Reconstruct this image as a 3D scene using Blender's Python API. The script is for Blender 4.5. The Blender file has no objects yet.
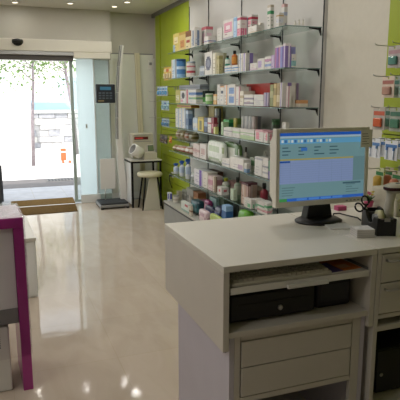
import bpy, bmesh, math, random
from mathutils import Vector, Matrix
random.seed(7)
PI = math.pi
SC = bpy.context.scene
COL = SC.collection

# ------------------------------------------------------------------ materials
def lin(h):
    h = h.lstrip('#')
    out = []
    for i in (0, 2, 4):
        c = int(h[i:i+2], 16) / 255
        out.append(c/12.92 if c <= .04045 else ((c+.055)/1.055)**2.4)
    return (*out, 1)

_M = {}
def mat(name, color, rough=.5, metal=0, spec=.5, var=.0, scale=8, coat=0, bump=0, bscale=40, emit=0):
    if name in _M: return _M[name]
    m = bpy.data.materials.new(name); m.use_nodes = True
    nt = m.node_tree; b = nt.nodes['Principled BSDF']
    c = lin(color) if isinstance(color, str) else color
    b.inputs['Base Color'].default_value = c
    b.inputs['Roughness'].default_value = rough
    b.inputs['Metallic'].default_value = metal
    b.inputs['Specular IOR Level'].default_value = spec
    if coat: b.inputs['Coat Weight'].default_value = coat; b.inputs['Coat Roughness'].default_value = .08
    if emit:
        b.inputs['Emission Color'].default_value = c; b.inputs['Emission Strength'].default_value = emit
    if var or bump:
        tc = nt.nodes.new('ShaderNodeTexCoord')
        nz = nt.nodes.new('ShaderNodeTexNoise'); nz.inputs['Scale'].default_value = scale
        nz.inputs['Detail'].default_value = 4
        nt.links.new(tc.outputs['Object'], nz.inputs['Vector'])
        if var:
            rp = nt.nodes.new('ShaderNodeValToRGB')
            rp.color_ramp.elements[0].position = .3; rp.color_ramp.elements[1].position = .7
            rp.color_ramp.elements[0].color = tuple(max(0, x*(1-var)) for x in c[:3]) + (1,)
            rp.color_ramp.elements[1].color = tuple(min(1, x*(1+var)) for x in c[:3]) + (1,)
            nt.links.new(nz.outputs['Fac'], rp.inputs['Fac'])
            nt.links.new(rp.outputs['Color'], b.inputs['Base Color'])
        if bump:
            n2 = nt.nodes.new('ShaderNodeTexNoise'); n2.inputs['Scale'].default_value = bscale
            nt.links.new(tc.outputs['Object'], n2.inputs['Vector'])
            bp = nt.nodes.new('ShaderNodeBump'); bp.inputs['Strength'].default_value = bump
            bp.inputs['Distance'].default_value = .01
            nt.links.new(n2.outputs['Fac'], bp.inputs['Height'])
            nt.links.new(bp.outputs['Normal'], b.inputs['Normal'])
    _M[name] = m
    return m

def glassy(name, tint, gloss=.12, rough=.02, noise_bump=0):
    """clear sheet: lets light straight through, with a fresnel reflection"""
    if name in _M: return _M[name]
    m = bpy.data.materials.new(name); m.use_nodes = True
    nt = m.node_tree; nt.nodes.remove(nt.nodes['Principled BSDF'])
    out = nt.nodes['Material Output']
    tr = nt.nodes.new('ShaderNodeBsdfTransparent'); tr.inputs[0].default_value = lin(tint)
    gl = nt.nodes.new('ShaderNodeBsdfGlossy'); gl.inputs['Roughness'].default_value = rough
    fr = nt.nodes.new('ShaderNodeFresnel'); fr.inputs['IOR'].default_value = 1.45
    ad = nt.nodes.new('ShaderNodeMath'); ad.operation = 'MULTIPLY_ADD'
    ad.inputs[1].default_value = 1.0; ad.inputs[2].default_value = gloss*.3
    mx = nt.nodes.new('ShaderNodeMixShader')
    ge = nt.nodes.new('ShaderNodeNewGeometry'); iv = nt.nodes.new('ShaderNodeMath'); iv.operation = 'SUBTRACT'; iv.inputs[0].default_value = 1
    ml = nt.nodes.new('ShaderNodeMath'); ml.operation = 'MULTIPLY'
    nt.links.new(ge.outputs['Backfacing'], iv.inputs[1]); nt.links.new(iv.outputs[0], ml.inputs[1])
    nt.links.new(fr.outputs[0], ad.inputs[0]); nt.links.new(ad.outputs[0], ml.inputs[0]); nt.links.new(ml.outputs[0], mx.inputs[0])
    nt.links.new(tr.outputs[0], mx.inputs[1]); nt.links.new(gl.outputs[0], mx.inputs[2])
    nt.links.new(mx.outputs[0], out.inputs[0])
    if noise_bump:
        nz = nt.nodes.new('ShaderNodeTexNoise'); nz.inputs['Scale'].default_value = 22
        bp = nt.nodes.new('ShaderNodeBump'); bp.inputs['Strength'].default_value = noise_bump; bp.inputs['Distance'].default_value = .03
        nt.links.new(nz.outputs['Fac'], bp.inputs['Height'])
        nt.links.new(bp.outputs[0], gl.inputs['Normal']); nt.links.new(bp.outputs[0], fr.inputs['Normal'])
    _M[name] = m
    return m

def ink(h, rough=.45):                       # printed board / plastic of one colour
    return mat('print_'+h.lstrip('#')+('' if rough == .45 else '_g'), h, rough, var=.05, scale=30)

# ------------------------------------------------------------------ mesh builder
class MB:
    def __init__(s): s.v = []; s.f = []; s.fm = []; s.sm = []; s.mats = []
    def mi(s, m):
        if m not in s.mats: s.mats.append(m)
        return s.mats.index(m)
    def face(s, pts, m, smooth=False):
        n = len(s.v); s.v += [tuple(p) for p in pts]; s.f.append(list(range(n, n+len(pts)))); s.fm.append(s.mi(m)); s.sm.append(smooth)
    def raw(s, verts, faces, m, smooth=False):
        n = len(s.v); s.v += [tuple(p) for p in verts]; i = s.mi(m)
        for f in faces: s.f.append([n+k for k in f]); s.fm.append(i); s.sm.append(smooth)
    def box(s, x0, x1, y0, y1, z0, z1, m, T=None):
        v = [(x, y, z) for z in (z0, z1) for y in (y0, y1) for x in (x0, x1)]
        if T is not None: v = [T @ Vector(p) for p in v]
        s.raw(v, [(0,2,3,1),(4,5,7,6),(0,1,5,4),(2,6,7,3),(0,4,6,2),(1,3,7,5)], m)
    def prism(s, poly, axis, lo, hi, m, T=None):
        """poly: 2D points; axis 'x': (y,z), 'y': (x,z), 'z': (x,y)"""
        def P(a, b, c): return {'x': (c, a, b), 'y': (a, c, b), 'z': (a, b, c)}[axis]
        n = len(poly); v = [P(a, b, lo) for a, b in poly] + [P(a, b, hi) for a, b in poly]
        if T is not None: v = [T @ Vector(p) for p in v]
        s.raw(v, [tuple(range(n))[::-1], tuple(range(n, 2*n))] + [(i, (i+1) % n, n+(i+1) % n, n+i) for i in range(n)], m)
    def lathe(s, prof, m, seg=20, c=(0,0,0), T=None, mats=None, sx=1, sy=1):
        """prof: [(r,z)...]; mats: optional material per band"""
        base = len(s.v); k = len(prof)
        pts = []
        for r, z in prof:
            for i in range(seg):
                a = 2*PI*i/seg
                p = Vector((c[0]+r*sx*math.cos(a), c[1]+r*sy*math.sin(a), c[2]+z))
                pts.append(tuple(T @ p) if T is not None else tuple(p))
        s.v += pts
        for j in range(k-1):
            mm = s.mi(mats[j] if mats else m)
            for i in range(seg):
                i2 = (i+1) % seg
                s.f.append([base+j*seg+i, base+j*seg+i2, base+(j+1)*seg+i2, base+(j+1)*seg+i]); s.fm.append(mm); s.sm.append(True)
        s.f.append([base+i for i in range(seg)][::-1]); s.fm.append(s.mi(mats[0] if mats else m)); s.sm.append(False)
        s.f.append([base+(k-1)*seg+i for i in range(seg)]); s.fm.append(s.mi(mats[-1] if mats else m)); s.sm.append(False)
    def tube(s, path, r, m, seg=8, closed=False):
        path = [Vector(p) for p in path]; n = len(path); base = len(s.v)
        rs = r if isinstance(r, (list, tuple)) else [r]*n
        up = Vector((0,0,1))
        for i, p in enumerate(path):
            if closed: d = path[(i+1) % n] - path[i-1]
            else: d = path[min(i+1, n-1)] - path[max(i-1, 0)]
            d.normalize()
            ref = up if abs(d.z) < .95 else Vector((1,0,0))
            a = d.cross(ref).normalized(); b = d.cross(a).normalized()
            for k in range(seg):
                t = 2*PI*k/seg
                s.v.append(tuple(p + (a*math.cos(t) + b*math.sin(t))*rs[i]))
        mm = s.mi(m)
        for i in range(n if closed else n-1):
            j = (i+1) % n
            for k in range(seg):
                k2 = (k+1) % seg
                s.f.append([base+i*seg+k, base+i*seg+k2, base+j*seg+k2, base+j*seg+k]); s.fm.append(mm); s.sm.append(True)
        if not closed:
            s.f.append([base+k for k in range(seg)][::-1]); s.fm.append(mm); s.sm.append(False)
            s.f.append([base+(n-1)*seg+k for k in range(seg)]); s.fm.append(mm); s.sm.append(False)
    def sphere(s, c, r, m, seg=14, rings=8, sc=(1,1,1)):
        prof = [(max(r*math.sin(PI*i/rings), r*.02), -r*math.cos(PI*i/rings)*sc[2]) for i in range(rings+1)]
        s.lathe(prof, m, seg, c, sx=sc[0], sy=sc[1])
    def build(s, name, parent=None, loc=(0,0,0), rz=0, bevel=0, segs=2, sub=0):
        me = bpy.data.meshes.new(name); me.from_pydata(s.v, [], s.f)
        for m in s.mats: me.materials.append(m)
        me.polygons.foreach_set('material_index', s.fm)
        me.polygons.foreach_set('use_smooth', s.sm)
        bm = bmesh.new(); bm.from_mesh(me); bmesh.ops.recalc_face_normals(bm, faces=bm.faces); bm.to_mesh(me); bm.free()
        me.update()
        o = bpy.data.objects.new(name, me); COL.objects.link(o)
        o.location = loc; o.rotation_euler = (0, 0, rz)
        if parent: o.parent = parent
        if bevel:
            md = o.modifiers.new('bevel', 'BEVEL'); md.width = bevel; md.segments = segs; md.limit_method = 'ANGLE'; md.angle_limit = .7
        if sub:
            md = o.modifiers.new('sub', 'SUBSURF'); md.levels = sub; md.render_levels = sub
        return o

def tag(o, label=None, cat=None, group=None, kind=None):
    if label: o['label'] = label
    if cat: o['category'] = cat
    if group: o['group'] = group
    if kind: o['kind'] = kind
    return o
def thing(name, label, cat, loc=(0,0,0), rz=0, group=None):
    o = bpy.data.objects.new(name, None); COL.objects.link(o)
    o.location = loc; o.rotation_euler = (0,0,rz); o.empty_display_size = .05
    return tag(o, label, cat, group)
def struct(mb, name, label=None, parent=None, **k):
    o = mb.build(name, parent, **k)
    if not parent: o['kind'] = 'structure'
    if label: o['label'] = label
    return o
def one(x0, x1, y0, y1, z0, z1, m):
    b = MB(); b.box(x0, x1, y0, y1, z0, z1, m); return b

def copy_tree(o, parent=None):
    c = o.copy(); COL.objects.link(c)
    if parent: c.parent = parent
    for ch in list(o.children): copy_tree(ch, c)
    return c

# a box whose front (-X) and near (-Y), far, back faces carry printed bands, stripes and blocks
def printed_box(mb, dx, dy, dz, body, deco, seed=0):
    rnd = random.Random(seed)
    rects = []
    for d in deco:
        if d[0] == 'b': rects.append((0, d[1], 1, d[2], d[3]))
        elif d[0] == 's': rects.append((d[1], 0, d[2], 1, d[3]))
        elif d[0] == 'r': rects.append(d[1:6])
        elif d[0] == 'o':
            cx, cy, r, c = d[1:5]
            for k in range(-3, 4):
                h = math.sqrt(max(0, 1-(k/3.5)**2))
                rects.append((cx-r*h, cy+r*(k-.5)/3.5*.8, cx+r*h, cy+r*(k+.5)/3.5*.8, c))
        elif d[0] == 't':
            n = rnd.randint(2, 4)
            v = rnd.uniform(.1, .25)
            for k in range(n):
                u0 = rnd.uniform(.08, .3); u1 = u0 + rnd.uniform(.25, .55)
                hh = rnd.uniform(.02, .05)
                rects.append((u0, v, min(.95, u1), v+hh, d[1])); v += rnd.uniform(.09, .26)
                if v > .92: break
    us = sorted({0., 1.} | {min(1, max(0, q)) for r_ in rects for q in (r_[0], r_[2])})
    vs = sorted({0., 1.} | {min(1, max(0, q)) for r_ in rects for q in (r_[1], r_[3])})
    bm_ = ink(body)
    faces = [lambda u, v: (0, dy*(1-u), dz*v), lambda u, v: (dx*u, 0, dz*v),
             lambda u, v: (dx, dy*u, dz*v), lambda u, v: (dx*(1-u), dy, dz*v)]
    for F in faces:
        for i in range(len(us)-1):
            if us[i+1]-us[i] < 1e-5: continue
            for j in range(len(vs)-1):
                if vs[j+1]-vs[j] < 1e-5: continue
                u = (us[i]+us[i+1])/2; v = (vs[j]+vs[j+1])/2; m = bm_
                for r_ in rects:
                    if r_[0] < u < r_[2] and r_[1] < v < r_[3]: m = ink(r_[4])
                mb.face([F(us[i], vs[j]), F(us[i+1], vs[j]), F(us[i+1], vs[j+1]), F(us[i], vs[j+1])], m)
    top = bm_
    for d in deco:
        if d[0] == 'b' and d[2] >= 1: top = ink(d[3])
    mb.face([(0,0,dz),(dx,0,dz),(dx,dy,dz),(0,dy,dz)], top)
    mb.face([(0,0,0),(0,dy,0),(dx,dy,0),(dx,0,0)], bm_)

def pouch_mesh(mb, dx, dy, dz, body, deco, seed):
    """a soft pack: bulging, crimped to a seam along the top, slightly crumpled"""
    rnd = random.Random(seed); nu, nv = 16, 9
    base = len(mb.v)
    for j in range(nv):
        v = j/(nv-1)
        t = math.sin(PI*min(1, .12+v*.88))**.6 if v < .99 else .15
        t = max(.14, t)
        for i in range(nu):
            a = 2*PI*i/nu
            ca, sa = math.cos(a), math.sin(a)
            ex = .55
            x = math.copysign(abs(ca)**ex, ca)*dx/2*t; y = math.copysign(abs(sa)**ex, sa)*dy/2*(.86+.14*(1-abs(2*v-1)))
            j_ = 1 + rnd.uniform(-.07, .07)
            mb.v.append((dx/2 + x*j_, dy/2 + y*min(j_, 1.0), dz*v*(1 if v < .9 else 1-rnd.uniform(0, .03))))
    for j in range(nv-1):
        v = (j+.5)/(nv-1); c = body
        for d in deco:
            if d[0] == 'b' and d[1] < v < d[2]: c = d[3]
        m = mb.mi(mat('film_'+c.lstrip('#'), c, .28, var=.12, scale=25))
        for i in range(nu):
            i2 = (i+1) % nu
            mb.f.append([base+j*nu+i, base+j*nu+i2, base+(j+1)*nu+i2, base+(j+1)*nu+i]); mb.fm.append(m); mb.sm.append(True)
    m = mb.mi(mat('film_'+body.lstrip('#'), body, .28, var=.12, scale=25))
    mb.f.append([base+i for i in range(nu)][::-1]); mb.fm.append(m); mb.sm.append(False)
    mb.f.append([base+(nv-1)*nu+i for i in range(nu)]); mb.fm.append(m); mb.sm.append(False)

def soft_pack(mb, dx, dy, dz, body, deco, seed):
    '''a plump film-wrapped bundle: a rounded block with soft dents'''
    rnd = random.Random(seed); nu, nv = 28, 12; base = len(mb.v)
    sg = lambda v, e: math.copysign(abs(v)**e, v)
    for j in range(nv+1):
        b_ = -PI/2 + PI*j/nv
        for i in range(nu):
            a = 2*PI*i/nu; k = 1+rnd.uniform(-.035, .035)
            mb.v.append((dx/2+dx/2*sg(math.cos(b_), .4)*sg(math.cos(a), .4)*k, dy/2+dy/2*sg(math.cos(b_), .4)*sg(math.sin(a), .4)*min(1, k), dz/2+dz/2*sg(math.sin(b_), .45)))
    for j in range(nv):
        for i in range(nu):
            i2 = (i+1) % nu; q = [base+j*nu+i, base+j*nu+i2, base+(j+1)*nu+i2, base+(j+1)*nu+i]
            z = sum(mb.v[t][2] for t in q)/4/dz; c = body
            for d in deco:
                if d[0] == 'b' and d[1] < z + .06*math.sin(i*1.3) < d[2]: c = d[3]
            mb.f.append(q); mb.fm.append(mb.mi(mat('film_'+c.lstrip('#'), c, .28, var=.12, scale=25))); mb.sm.append(True)

SHELVES = ['on the topmost glass shelf', 'on the second glass shelf down', 'on the third glass shelf down',
           'on the fourth glass shelf down', 'on the fifth glass shelf down', 'on the lowest glass shelf', 'on the low grey plinth']
def band_mats(levels, h, body, deco):
    """materials for lathe bands between successive heights"""
    out = []
    for a, b in zip(levels[:-1], levels[1:]):
        v = (a+b)/2/h; c = body
        for d in deco:
            if d[0] == 'b' and d[1] < v < d[2]: c = d[3]
        out.append(ink(c, .3))
    return out
def product(row, i):
    sh, kind, y0, y1, xf, d, z0, h, name, cat, look, body, deco = row
    lab = look + ' ' + SHELVES[sh]; grp = {0:'products on the topmost glass shelf'}.get(sh, 'products '+SHELVES[sh])
    if kind == 'box':
        mb = MB(); printed_box(mb, d, y1-y0, h, body, deco, i)
        return tag(mb.build(name, loc=(xf, y0, z0)), lab, cat, grp)
    if kind == 'soft':
        mb = MB(); soft_pack(mb, d, y1-y0, h, body, deco, i)
        return tag(mb.build(name, loc=(xf, y0, z0)), lab, cat, grp)
    if kind == 'bag':
        mb = MB(); pouch_mesh(mb, d, y1-y0, h, body, deco, i)
        return tag(mb.build(name, loc=(xf, y0, z0)), lab, cat, grp)
    r = d/2; c = (xf+r, (y0+y1)/2, z0)
    t = thing(name, lab, cat, c, 0, grp)
    if kind == 'can':
        lv = sorted({0, .02*h, .98*h*.88, .88*h} | {min(q, .86)*h for e in deco for q in e[1:3]})
        mb = MB(); mb.lathe([(r, z) for z in lv], None, 20, mats=band_mats(lv, h, body, deco)); mb.build('body', t)
        lidc = deco[-1][3]
        for e in deco:
            if e[2] >= 1: lidc = e[3]
        mb = MB(); mb.lathe([(r*1.02, .885*h), (r*1.02, .985*h), (r*.95, h)], ink(lidc, .3), 20); mb.build('lid', t)
    elif kind == 'bottle':
        cap = deco[0]; dd = deco[1:]
        lv = sorted({0, .03*h, .62*h} | {q*h for e in dd for q in e[1:3] if q < .62})
        ms = band_mats(lv, h, body, dd) + [ink(body, .3)]*3
        mb = MB(); mb.lathe([(r*.94 if z == 0 else r, z) for z in lv] + [(r*.82, .69*h), (r*.42, .74*h), (r*.42, .78*h)], None, 18, mats=ms); mb.build('body', t)
        mb = MB(); mb.lathe([(r*.5, .765*h), (r*.52, .96*h), (r*.46, h)], ink(cap, .3), 14); mb.build('cap', t)
    elif kind == 'spray':
        cap = deco[0]; dd = deco[1:]
        lv = sorted({0, .03*h, .6*h} | {q*h for e in dd for q in e[1:3] if q < .6})
        ms = band_mats(lv, h, body, dd) + [ink(body, .3)]*2
        mb = MB(); mb.lathe([(r*.9 if z == 0 else r*.98, z) for z in lv] + [(r*.5, .72*h), (r*.32, .76*h)], None, 18, mats=ms); mb.build('body', t)
        m = ink(cap, .3); mb = MB()
        mb.lathe([(r*.4, .74*h), (r*.4, .82*h), (r*.25, .84*h)], m, 12)
        mb.prism([(-r*1.0, .86*h), (-r*1.0, .94*h), (-r*.3, h), (r*.7, .97*h), (r*.6, .83*h), (-r*.2, .83*h)], 'y', -r*.32, r*.32, m)
        mb.prism([(-r*.55, .85*h), (-r*.35, .85*h), (-r*.55, .7*h), (-r*.75, .69*h)], 'y', -r*.12, r*.12, m)
        mb.build('spray_head', t)
    return t
ITEMS = [
 (0,'box',5.955,6.17,1.99,0.11,2.046,0.2,'carton','carton','yellow cereal carton with a pale blue corner','#d9c66a',[('r',0,0,0.35,0.4,'#8fb0c9'),('r',0.2,0.45,0.8,0.8,'#e9dcb0'),('t','#a8742c')]),
 (0,'box',5.733,5.951,1.99,0.11,2.046,0.193,'carton','carton','cream cereal carton with an orange picture','#dcc27a',[('r',0.2,0.15,0.8,0.55,'#c98a4a'),('b',0.85,1,'#c7a24a'),('t','#8a5a2c')]),
 (0,'box',5.572,5.729,1.99,0.11,2.046,0.183,'carton','carton','cereal carton with a brown top and red print','#e0d2a8',[('b',0.68,1,'#8a5a34'),('r',0.15,0.35,0.85,0.5,'#b0443a'),('t','#7a6a4a')]),
 (0,'box',5.446,5.552,1.99,0.07,2.046,0.202,'carton','carton','tall white carton with a blue grey picture','#d3d0ca',[('r',0.4,0.1,0.75,0.85,'#6d7f9a'),('r',0.1,0.2,0.35,0.5,'#c9cfd6'),('t','#8a93a5')]),
 (0,'box',5.409,5.53,2.1,0.08,2.046,0.209,'carton','carton','white carton with a pink red lid band','#d3d0ca',[('b',0.86,1,'#c76a74'),('r',0.15,0.3,0.8,0.7,'#d7b9c2'),('t','#b0506a')]),
 (0,'box',5.034,5.145,1.98,0.08,2.046,0.072,'carton','carton','low white carton with a blue print line','#d3d0ca',[('b',0.3,0.45,'#6d86b0'),('t','#b05a70')]),
 (0,'box',4.885,5.004,2.06,0.11,2.046,0.139,'carton','carton','narrow plain whitish carton','#d3d0ca',[('t','#b9b3aa')]),
 (0,'box',4.474,4.692,1.99,0.11,2.046,0.168,'carton','carton','white carton with rose pink pattern and grey foot','#d3d0ca',[('r',0.1,0.35,0.9,0.85,'#cf93a6'),('r',0.3,0.5,0.7,0.7,'#e6d9dc'),('b',0,0.12,'#a9a4ac'),('t','#9a5a74')]),
 (0,'box',4.397,4.464,1.99,0.11,2.046,0.169,'carton','carton','slim pale blue carton','#a9c3dc',[('b',0.8,0.95,'#7fa3c6'),('t','#5f7fa6')]),
 (0,'box',4.319,4.386,1.99,0.06,2.046,0.167,'carton','carton','white carton with three pink chevrons near foot','#d3d0ca',[('b',0.8,0.92,'#b8506a'),('r',0.05,0.05,0.3,0.4,'#d06a8c'),('r',0.37,0.05,0.62,0.4,'#d06a8c'),('r',0.7,0.05,0.95,0.4,'#d06a8c'),('t','#a8506a')]),
 (0,'box',4.253,4.33,2.06,0.06,2.046,0.171,'carton','carton','white carton with crimson dotted upper half','#d3d0ca',[('b',0.78,0.9,'#b03a50'),('r',0.1,0.55,0.9,0.72,'#d9a0ac'),('t','#a8506a')]),
 (0,'box',3.985,4.139,1.975,0.07,2.046,0.053,'carton','carton','little cream carton with beige print','#d3d0ca',[('t','#b59a80'),('b',0.0,0.2,'#cbbfae')]),
 (0,'box',4.065,4.109,2.048,0.03,2.046,0.082,'carton','carton','little white carton with a tan edge','#d3d0ca',[('s',0.0,0.2,'#c4b092'),('t','#a89a88')]),
 (0,'box',3.786,3.837,1.99,0.03,2.046,0.176,'carton','carton','tall white carton with a dark green band','#d3d0ca',[('b',0.62,0.76,'#2f8a55'),('b',0.9,1,'#b8ad9a'),('t','#8a9a88')]),
 (0,'box',3.643,3.686,1.985,0.04,2.046,0.099,'carton','carton','white and gold carton with grey print lines','#d3d0ca',[('b',0.75,0.85,'#b8a070'),('r',0.1,0.3,0.9,0.6,'#c9ccd4'),('t','#7f86a0')]),
 (0,'box',3.776,3.818,2.1,0.03,2.046,0.187,'carton','carton','tall white carton with pale pink top and blue marks','#d3d0ca',[('b',0.88,1,'#cfa9a6'),('b',0.55,0.68,'#a8b3c9'),('t','#8a86a0')]),
 (0,'bottle',3.532,3.546,2.05,0.018,2.046,0.034,'vial','vial','tiny pale vial,nearest the big white cartons','#d9d6cc',['#c9c4ba']),
 (0,'bottle',3.494,3.508,2.06,0.018,2.046,0.037,'vial','vial','tiny pale vial,middle of three','#d9d6cc',['#c9c4ba']),
 (0,'bottle',3.49,3.504,2.09,0.018,2.046,0.038,'vial','vial','tiny pale vial,nearest the shelf end','#d9d6cc',['#c9c4ba']),
 (1,'box',6.13,6.27,2.0,0.1,1.755,0.213,'carton','carton','narrow white carton with pale blue side','#bcd0e0',[('s',0,0.4,'#d3d0ca'),('t','#5f86b0')]),
 (1,'can',5.99,6.093,1.99,0.108,1.755,0.21,'tin','tin','wide blue milk powder tin','#4f86bd',[('b',0.0,0.2,'#8fb7d8'),('b',0.45,0.6,'#c3d6e6'),('b',0.9,1,'#2f5f96')]),
 (1,'can',5.651,5.746,1.99,0.099,1.755,0.163,'tin','tin','white milk powder tin with two red bands','#d9d2cc',[('b',0.25,0.4,'#b8505a'),('b',0.62,0.72,'#c47a80'),('b',0.92,1,'#a9b3c0')]),
 (1,'box',5.356,5.484,2.06,0.11,1.755,0.102,'carton','carton','small grey blue carton','#98a3b0',[('b',0.5,0.8,'#c9cdd2'),('t','#5f6b80')]),
 (1,'box',4.96,5.156,1.99,0.11,1.755,0.215,'carton','carton','white carton with a large dark round emblem','#d3d0ca',[('o',0.5,0.5,0.38,'#5c6074'),('o',0.5,0.5,0.2,'#8a8fa0'),('t','#7f7f8c')]),
 (1,'box',4.859,4.943,1.99,0.11,1.755,0.195,'carton','carton','cream white carton with a thin beige edge','#dcd8c8',[('s',0.7,1,'#b5ab8c'),('t','#9a9478')]),
 (1,'box',4.785,4.847,1.99,0.04,1.755,0.166,'carton','carton','olive cream carton pair with dull gold print','#b8b083',[('b',0.8,0.95,'#98905f'),('s',0.47,0.53,'#8a8458'),('t','#80784f')]),
 (1,'box',4.509,4.651,1.99,0.11,1.755,0.063,'carton','carton','low white carton with blue rows,under green bottle','#d3d0ca',[('b',0.55,0.7,'#5f8ab8'),('b',0.2,0.35,'#86a8cc'),('t','#7f9ab8')]),
 (1,'box',4.361,4.499,1.99,0.11,1.755,0.06,'carton','carton','low white carton with blue rows,under amber bottle','#d3d0ca',[('b',0.55,0.7,'#4f7fb0'),('b',0.2,0.3,'#86a8cc'),('t','#7f9ab8')]),
 (1,'bottle',4.616,4.658,1.99,0.045,1.819,0.09,'bottle','bottle','dark green capped bottle','#3f8f7c',['#20382f',('b',0.2,0.7,'#cfd6cc')]),
 (1,'bottle',4.466,4.515,1.99,0.053,1.819,0.123,'bottle','bottle','amber bottle with a black cap','#b0642c',['#1d1a1a',('b',0.1,0.55,'#c98a3c')]),
 (1,'box',4.274,4.346,1.99,0.047,1.755,0.149,'carton','carton','white carton with a thin blue stripe','#d3d0ca',[('s',0.4,0.55,'#5f7fb0'),('t','#8a93a5')]),
 (1,'box',4.201,4.266,1.99,0.11,1.755,0.147,'carton','carton','white carton with a violet stripe','#d3d0ca',[('s',0.3,0.6,'#8a78b8'),('t','#8a93a5')]),
 (1,'bottle',4.282,4.31,2.04,0.032,1.755,0.174,'bottle','bottle','dark navy bottle','#3a4466',['#1d2030']),
 (1,'box',3.997,4.121,1.99,0.09,1.755,0.057,'carton','carton','low whitish carton with pink marks','#d3d0ca',[('t','#c08a98'),('b',0,0.25,'#cbb8c0')]),
 (1,'box',3.868,3.988,1.99,0.11,1.755,0.084,'carton','carton','white carton with lilac block','#d3d0ca',[('r',0.1,0.2,0.6,0.8,'#b3a3c9'),('t','#8a7fa8')]),
 (1,'box',3.761,3.861,1.99,0.11,1.755,0.092,'carton','carton','white carton with mauve and blue rows','#d3d0ca',[('b',0.6,0.8,'#b88aa8'),('b',0.2,0.4,'#8aa0c9'),('t','#8a7fa8')]),
 (1,'box',3.706,3.753,1.99,0.11,1.755,0.097,'carton','carton','slim lilac carton','#c3b3d2',[('t','#7f70a0')]),
 (1,'box',3.648,3.697,1.99,0.11,1.755,0.158,'carton','carton','tall carton striped pink and violet,leftmost','#b07aa8',[('s',0.5,0.85,'#7a6fb8'),('b',0.92,1,'#d3d0ca')]),
 (1,'box',3.589,3.64,1.99,0.11,1.755,0.16,'carton','carton','tall carton striped blue and rose,second','#8f93c9',[('s',0.1,0.4,'#c98aa8'),('b',0.92,1,'#d3d0ca')]),
 (1,'box',3.544,3.582,1.99,0.047,1.755,0.166,'carton','carton','tall carton striped violet and white,third','#8a76b0',[('s',0.55,0.8,'#d9d2dc'),('b',0.9,1,'#d8d0d4')]),
 (1,'box',3.704,3.717,2.103,0.02,1.755,0.186,'carton','carton','tall carton striped pink and teal,rightmost','#c08aa6',[('s',0.5,0.7,'#5f9aa8'),('b',0.9,1,'#d8d0d4')]),
 (1,'box',3.524,3.542,2.04,0.03,1.755,0.092,'carton','carton','low white and teal carton','#d3d0ca',[('b',0.1,0.5,'#8fbcc0'),('t','#5f8f98')]),
 (2,'box',5.932,6.093,1.99,0.11,1.471,0.146,'carton','carton','yellow green carton at left end','#b8b05a',[('r',0.1,0.2,0.8,0.6,'#d9d3b0'),('t','#6a7a34')]),
 (2,'box',5.742,5.921,1.99,0.11,1.471,0.139,'carton','carton','white carton with a black curved figure','#d3d0ca',[('o',0.55,0.6,0.3,'#2a2a30'),('r',0.1,0.1,0.5,0.3,'#cf8a98'),('t','#777777')]),
 (2,'box',5.642,5.731,1.99,0.11,1.471,0.148,'carton','carton','slim white carton with a red stripe','#d3d0ca',[('s',0.25,0.75,'#b53a4a')]),
 (2,'box',5.406,5.632,1.99,0.075,1.471,0.146,'carton','carton','white carton with blue and green bars','#d3d0ca',[('b',0.62,0.8,'#4f78b0'),('b',0.3,0.45,'#7fae70'),('t','#6f86a5')]),
 (2,'box',5.393,6.084,2.03,0.1,1.62,0.05,'carton','carton','long flat grey carton lying on top of others','#8a8d94',[('b',0.3,0.6,'#6a6e78'),('t','#b0b3ba')]),
 (2,'box',5.346,5.597,2.068,0.11,1.471,0.131,'carton','carton','green carton with a blackish upper half','#58a04c',[('b',0.52,1,'#26302c'),('r',0.2,0.6,0.8,0.85,'#4a7a50'),('b',0.0,0.12,'#d9dcd0')]),
 (2,'can',5.088,5.158,1.99,0.075,1.471,0.103,'jar','jar','light green round tub with white lid','#8fc07a',[('b',0.3,0.7,'#d0e0c0'),('b',0.86,1,'#dfe3d6')]),
 (2,'box',4.842,4.919,1.99,0.11,1.471,0.097,'carton','carton','small orange sided carton','#cfa05a',[('b',0.4,0.8,'#d9c9a0')]),
 (2,'box',4.763,4.825,1.99,0.11,1.471,0.185,'carton','carton','tall slim white carton like a book spine','#d3d0ca',[('t','#9a9a9a')]),
 (2,'box',4.66,4.754,1.99,0.11,1.471,0.169,'carton','carton','tall white carton with a small dark square','#d3d0ca',[('r',0.2,0.6,0.8,0.75,'#3a4456'),('b',0.93,1,'#d0a070'),('t','#8a93a5')]),
 (2,'box',4.58,4.652,1.99,0.11,1.471,0.177,'carton','carton','tall white carton with a pale orange side','#d3d0ca',[('s',0.5,0.9,'#d9ab88'),('t','#a08a7a')]),
 (2,'box',4.415,4.571,1.99,0.11,1.471,0.179,'carton','carton','tall white carton with two blue squares','#d3d0ca',[('r',0.15,0.55,0.85,0.85,'#6f8fc0'),('r',0.15,0.1,0.85,0.42,'#6f8fc0'),('t','#5f7fb0')]),
 (2,'box',4.321,4.406,1.99,0.11,1.471,0.159,'carton','carton','tall white carton with rose edges','#d3d0ca',[('s',0.8,1,'#c9a0a8'),('s',0,0.1,'#c9a0a8'),('t','#a8a8b0')]),
 (2,'box',4.24,4.312,1.99,0.11,1.471,0.12,'carton','carton','pale carton with beige rows','#d9d2c2',[('b',0.5,0.7,'#b8a888'),('t','#9a8a78')]),
 (2,'box',4.027,4.609,2.13,0.12,1.471,0.183,'carton','carton','long red carton standing behind white ones','#c0453f',[('b',0.0,0.35,'#a83a38'),('t','#d98a80')]),
 (2,'box',4.048,4.23,1.99,0.08,1.471,0.091,'carton','carton','white carton with two dark printed rows','#d3d0ca',[('b',0.55,0.72,'#8a8090'),('b',0.15,0.3,'#8a8090'),('t','#a06a70')]),
 (2,'box',3.871,4.039,1.99,0.08,1.471,0.09,'carton','carton','plain white squarish carton before the red one','#d3d0ca',[('b',0.45,0.5,'#b8b4b8'),('t','#b0acb4')]),
 (2,'box',3.787,3.862,1.99,0.11,1.471,0.105,'carton','carton','mauve and grey carton beside the white pair','#a89ab0',[('s',0.4,0.7,'#6f6488')]),
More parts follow.
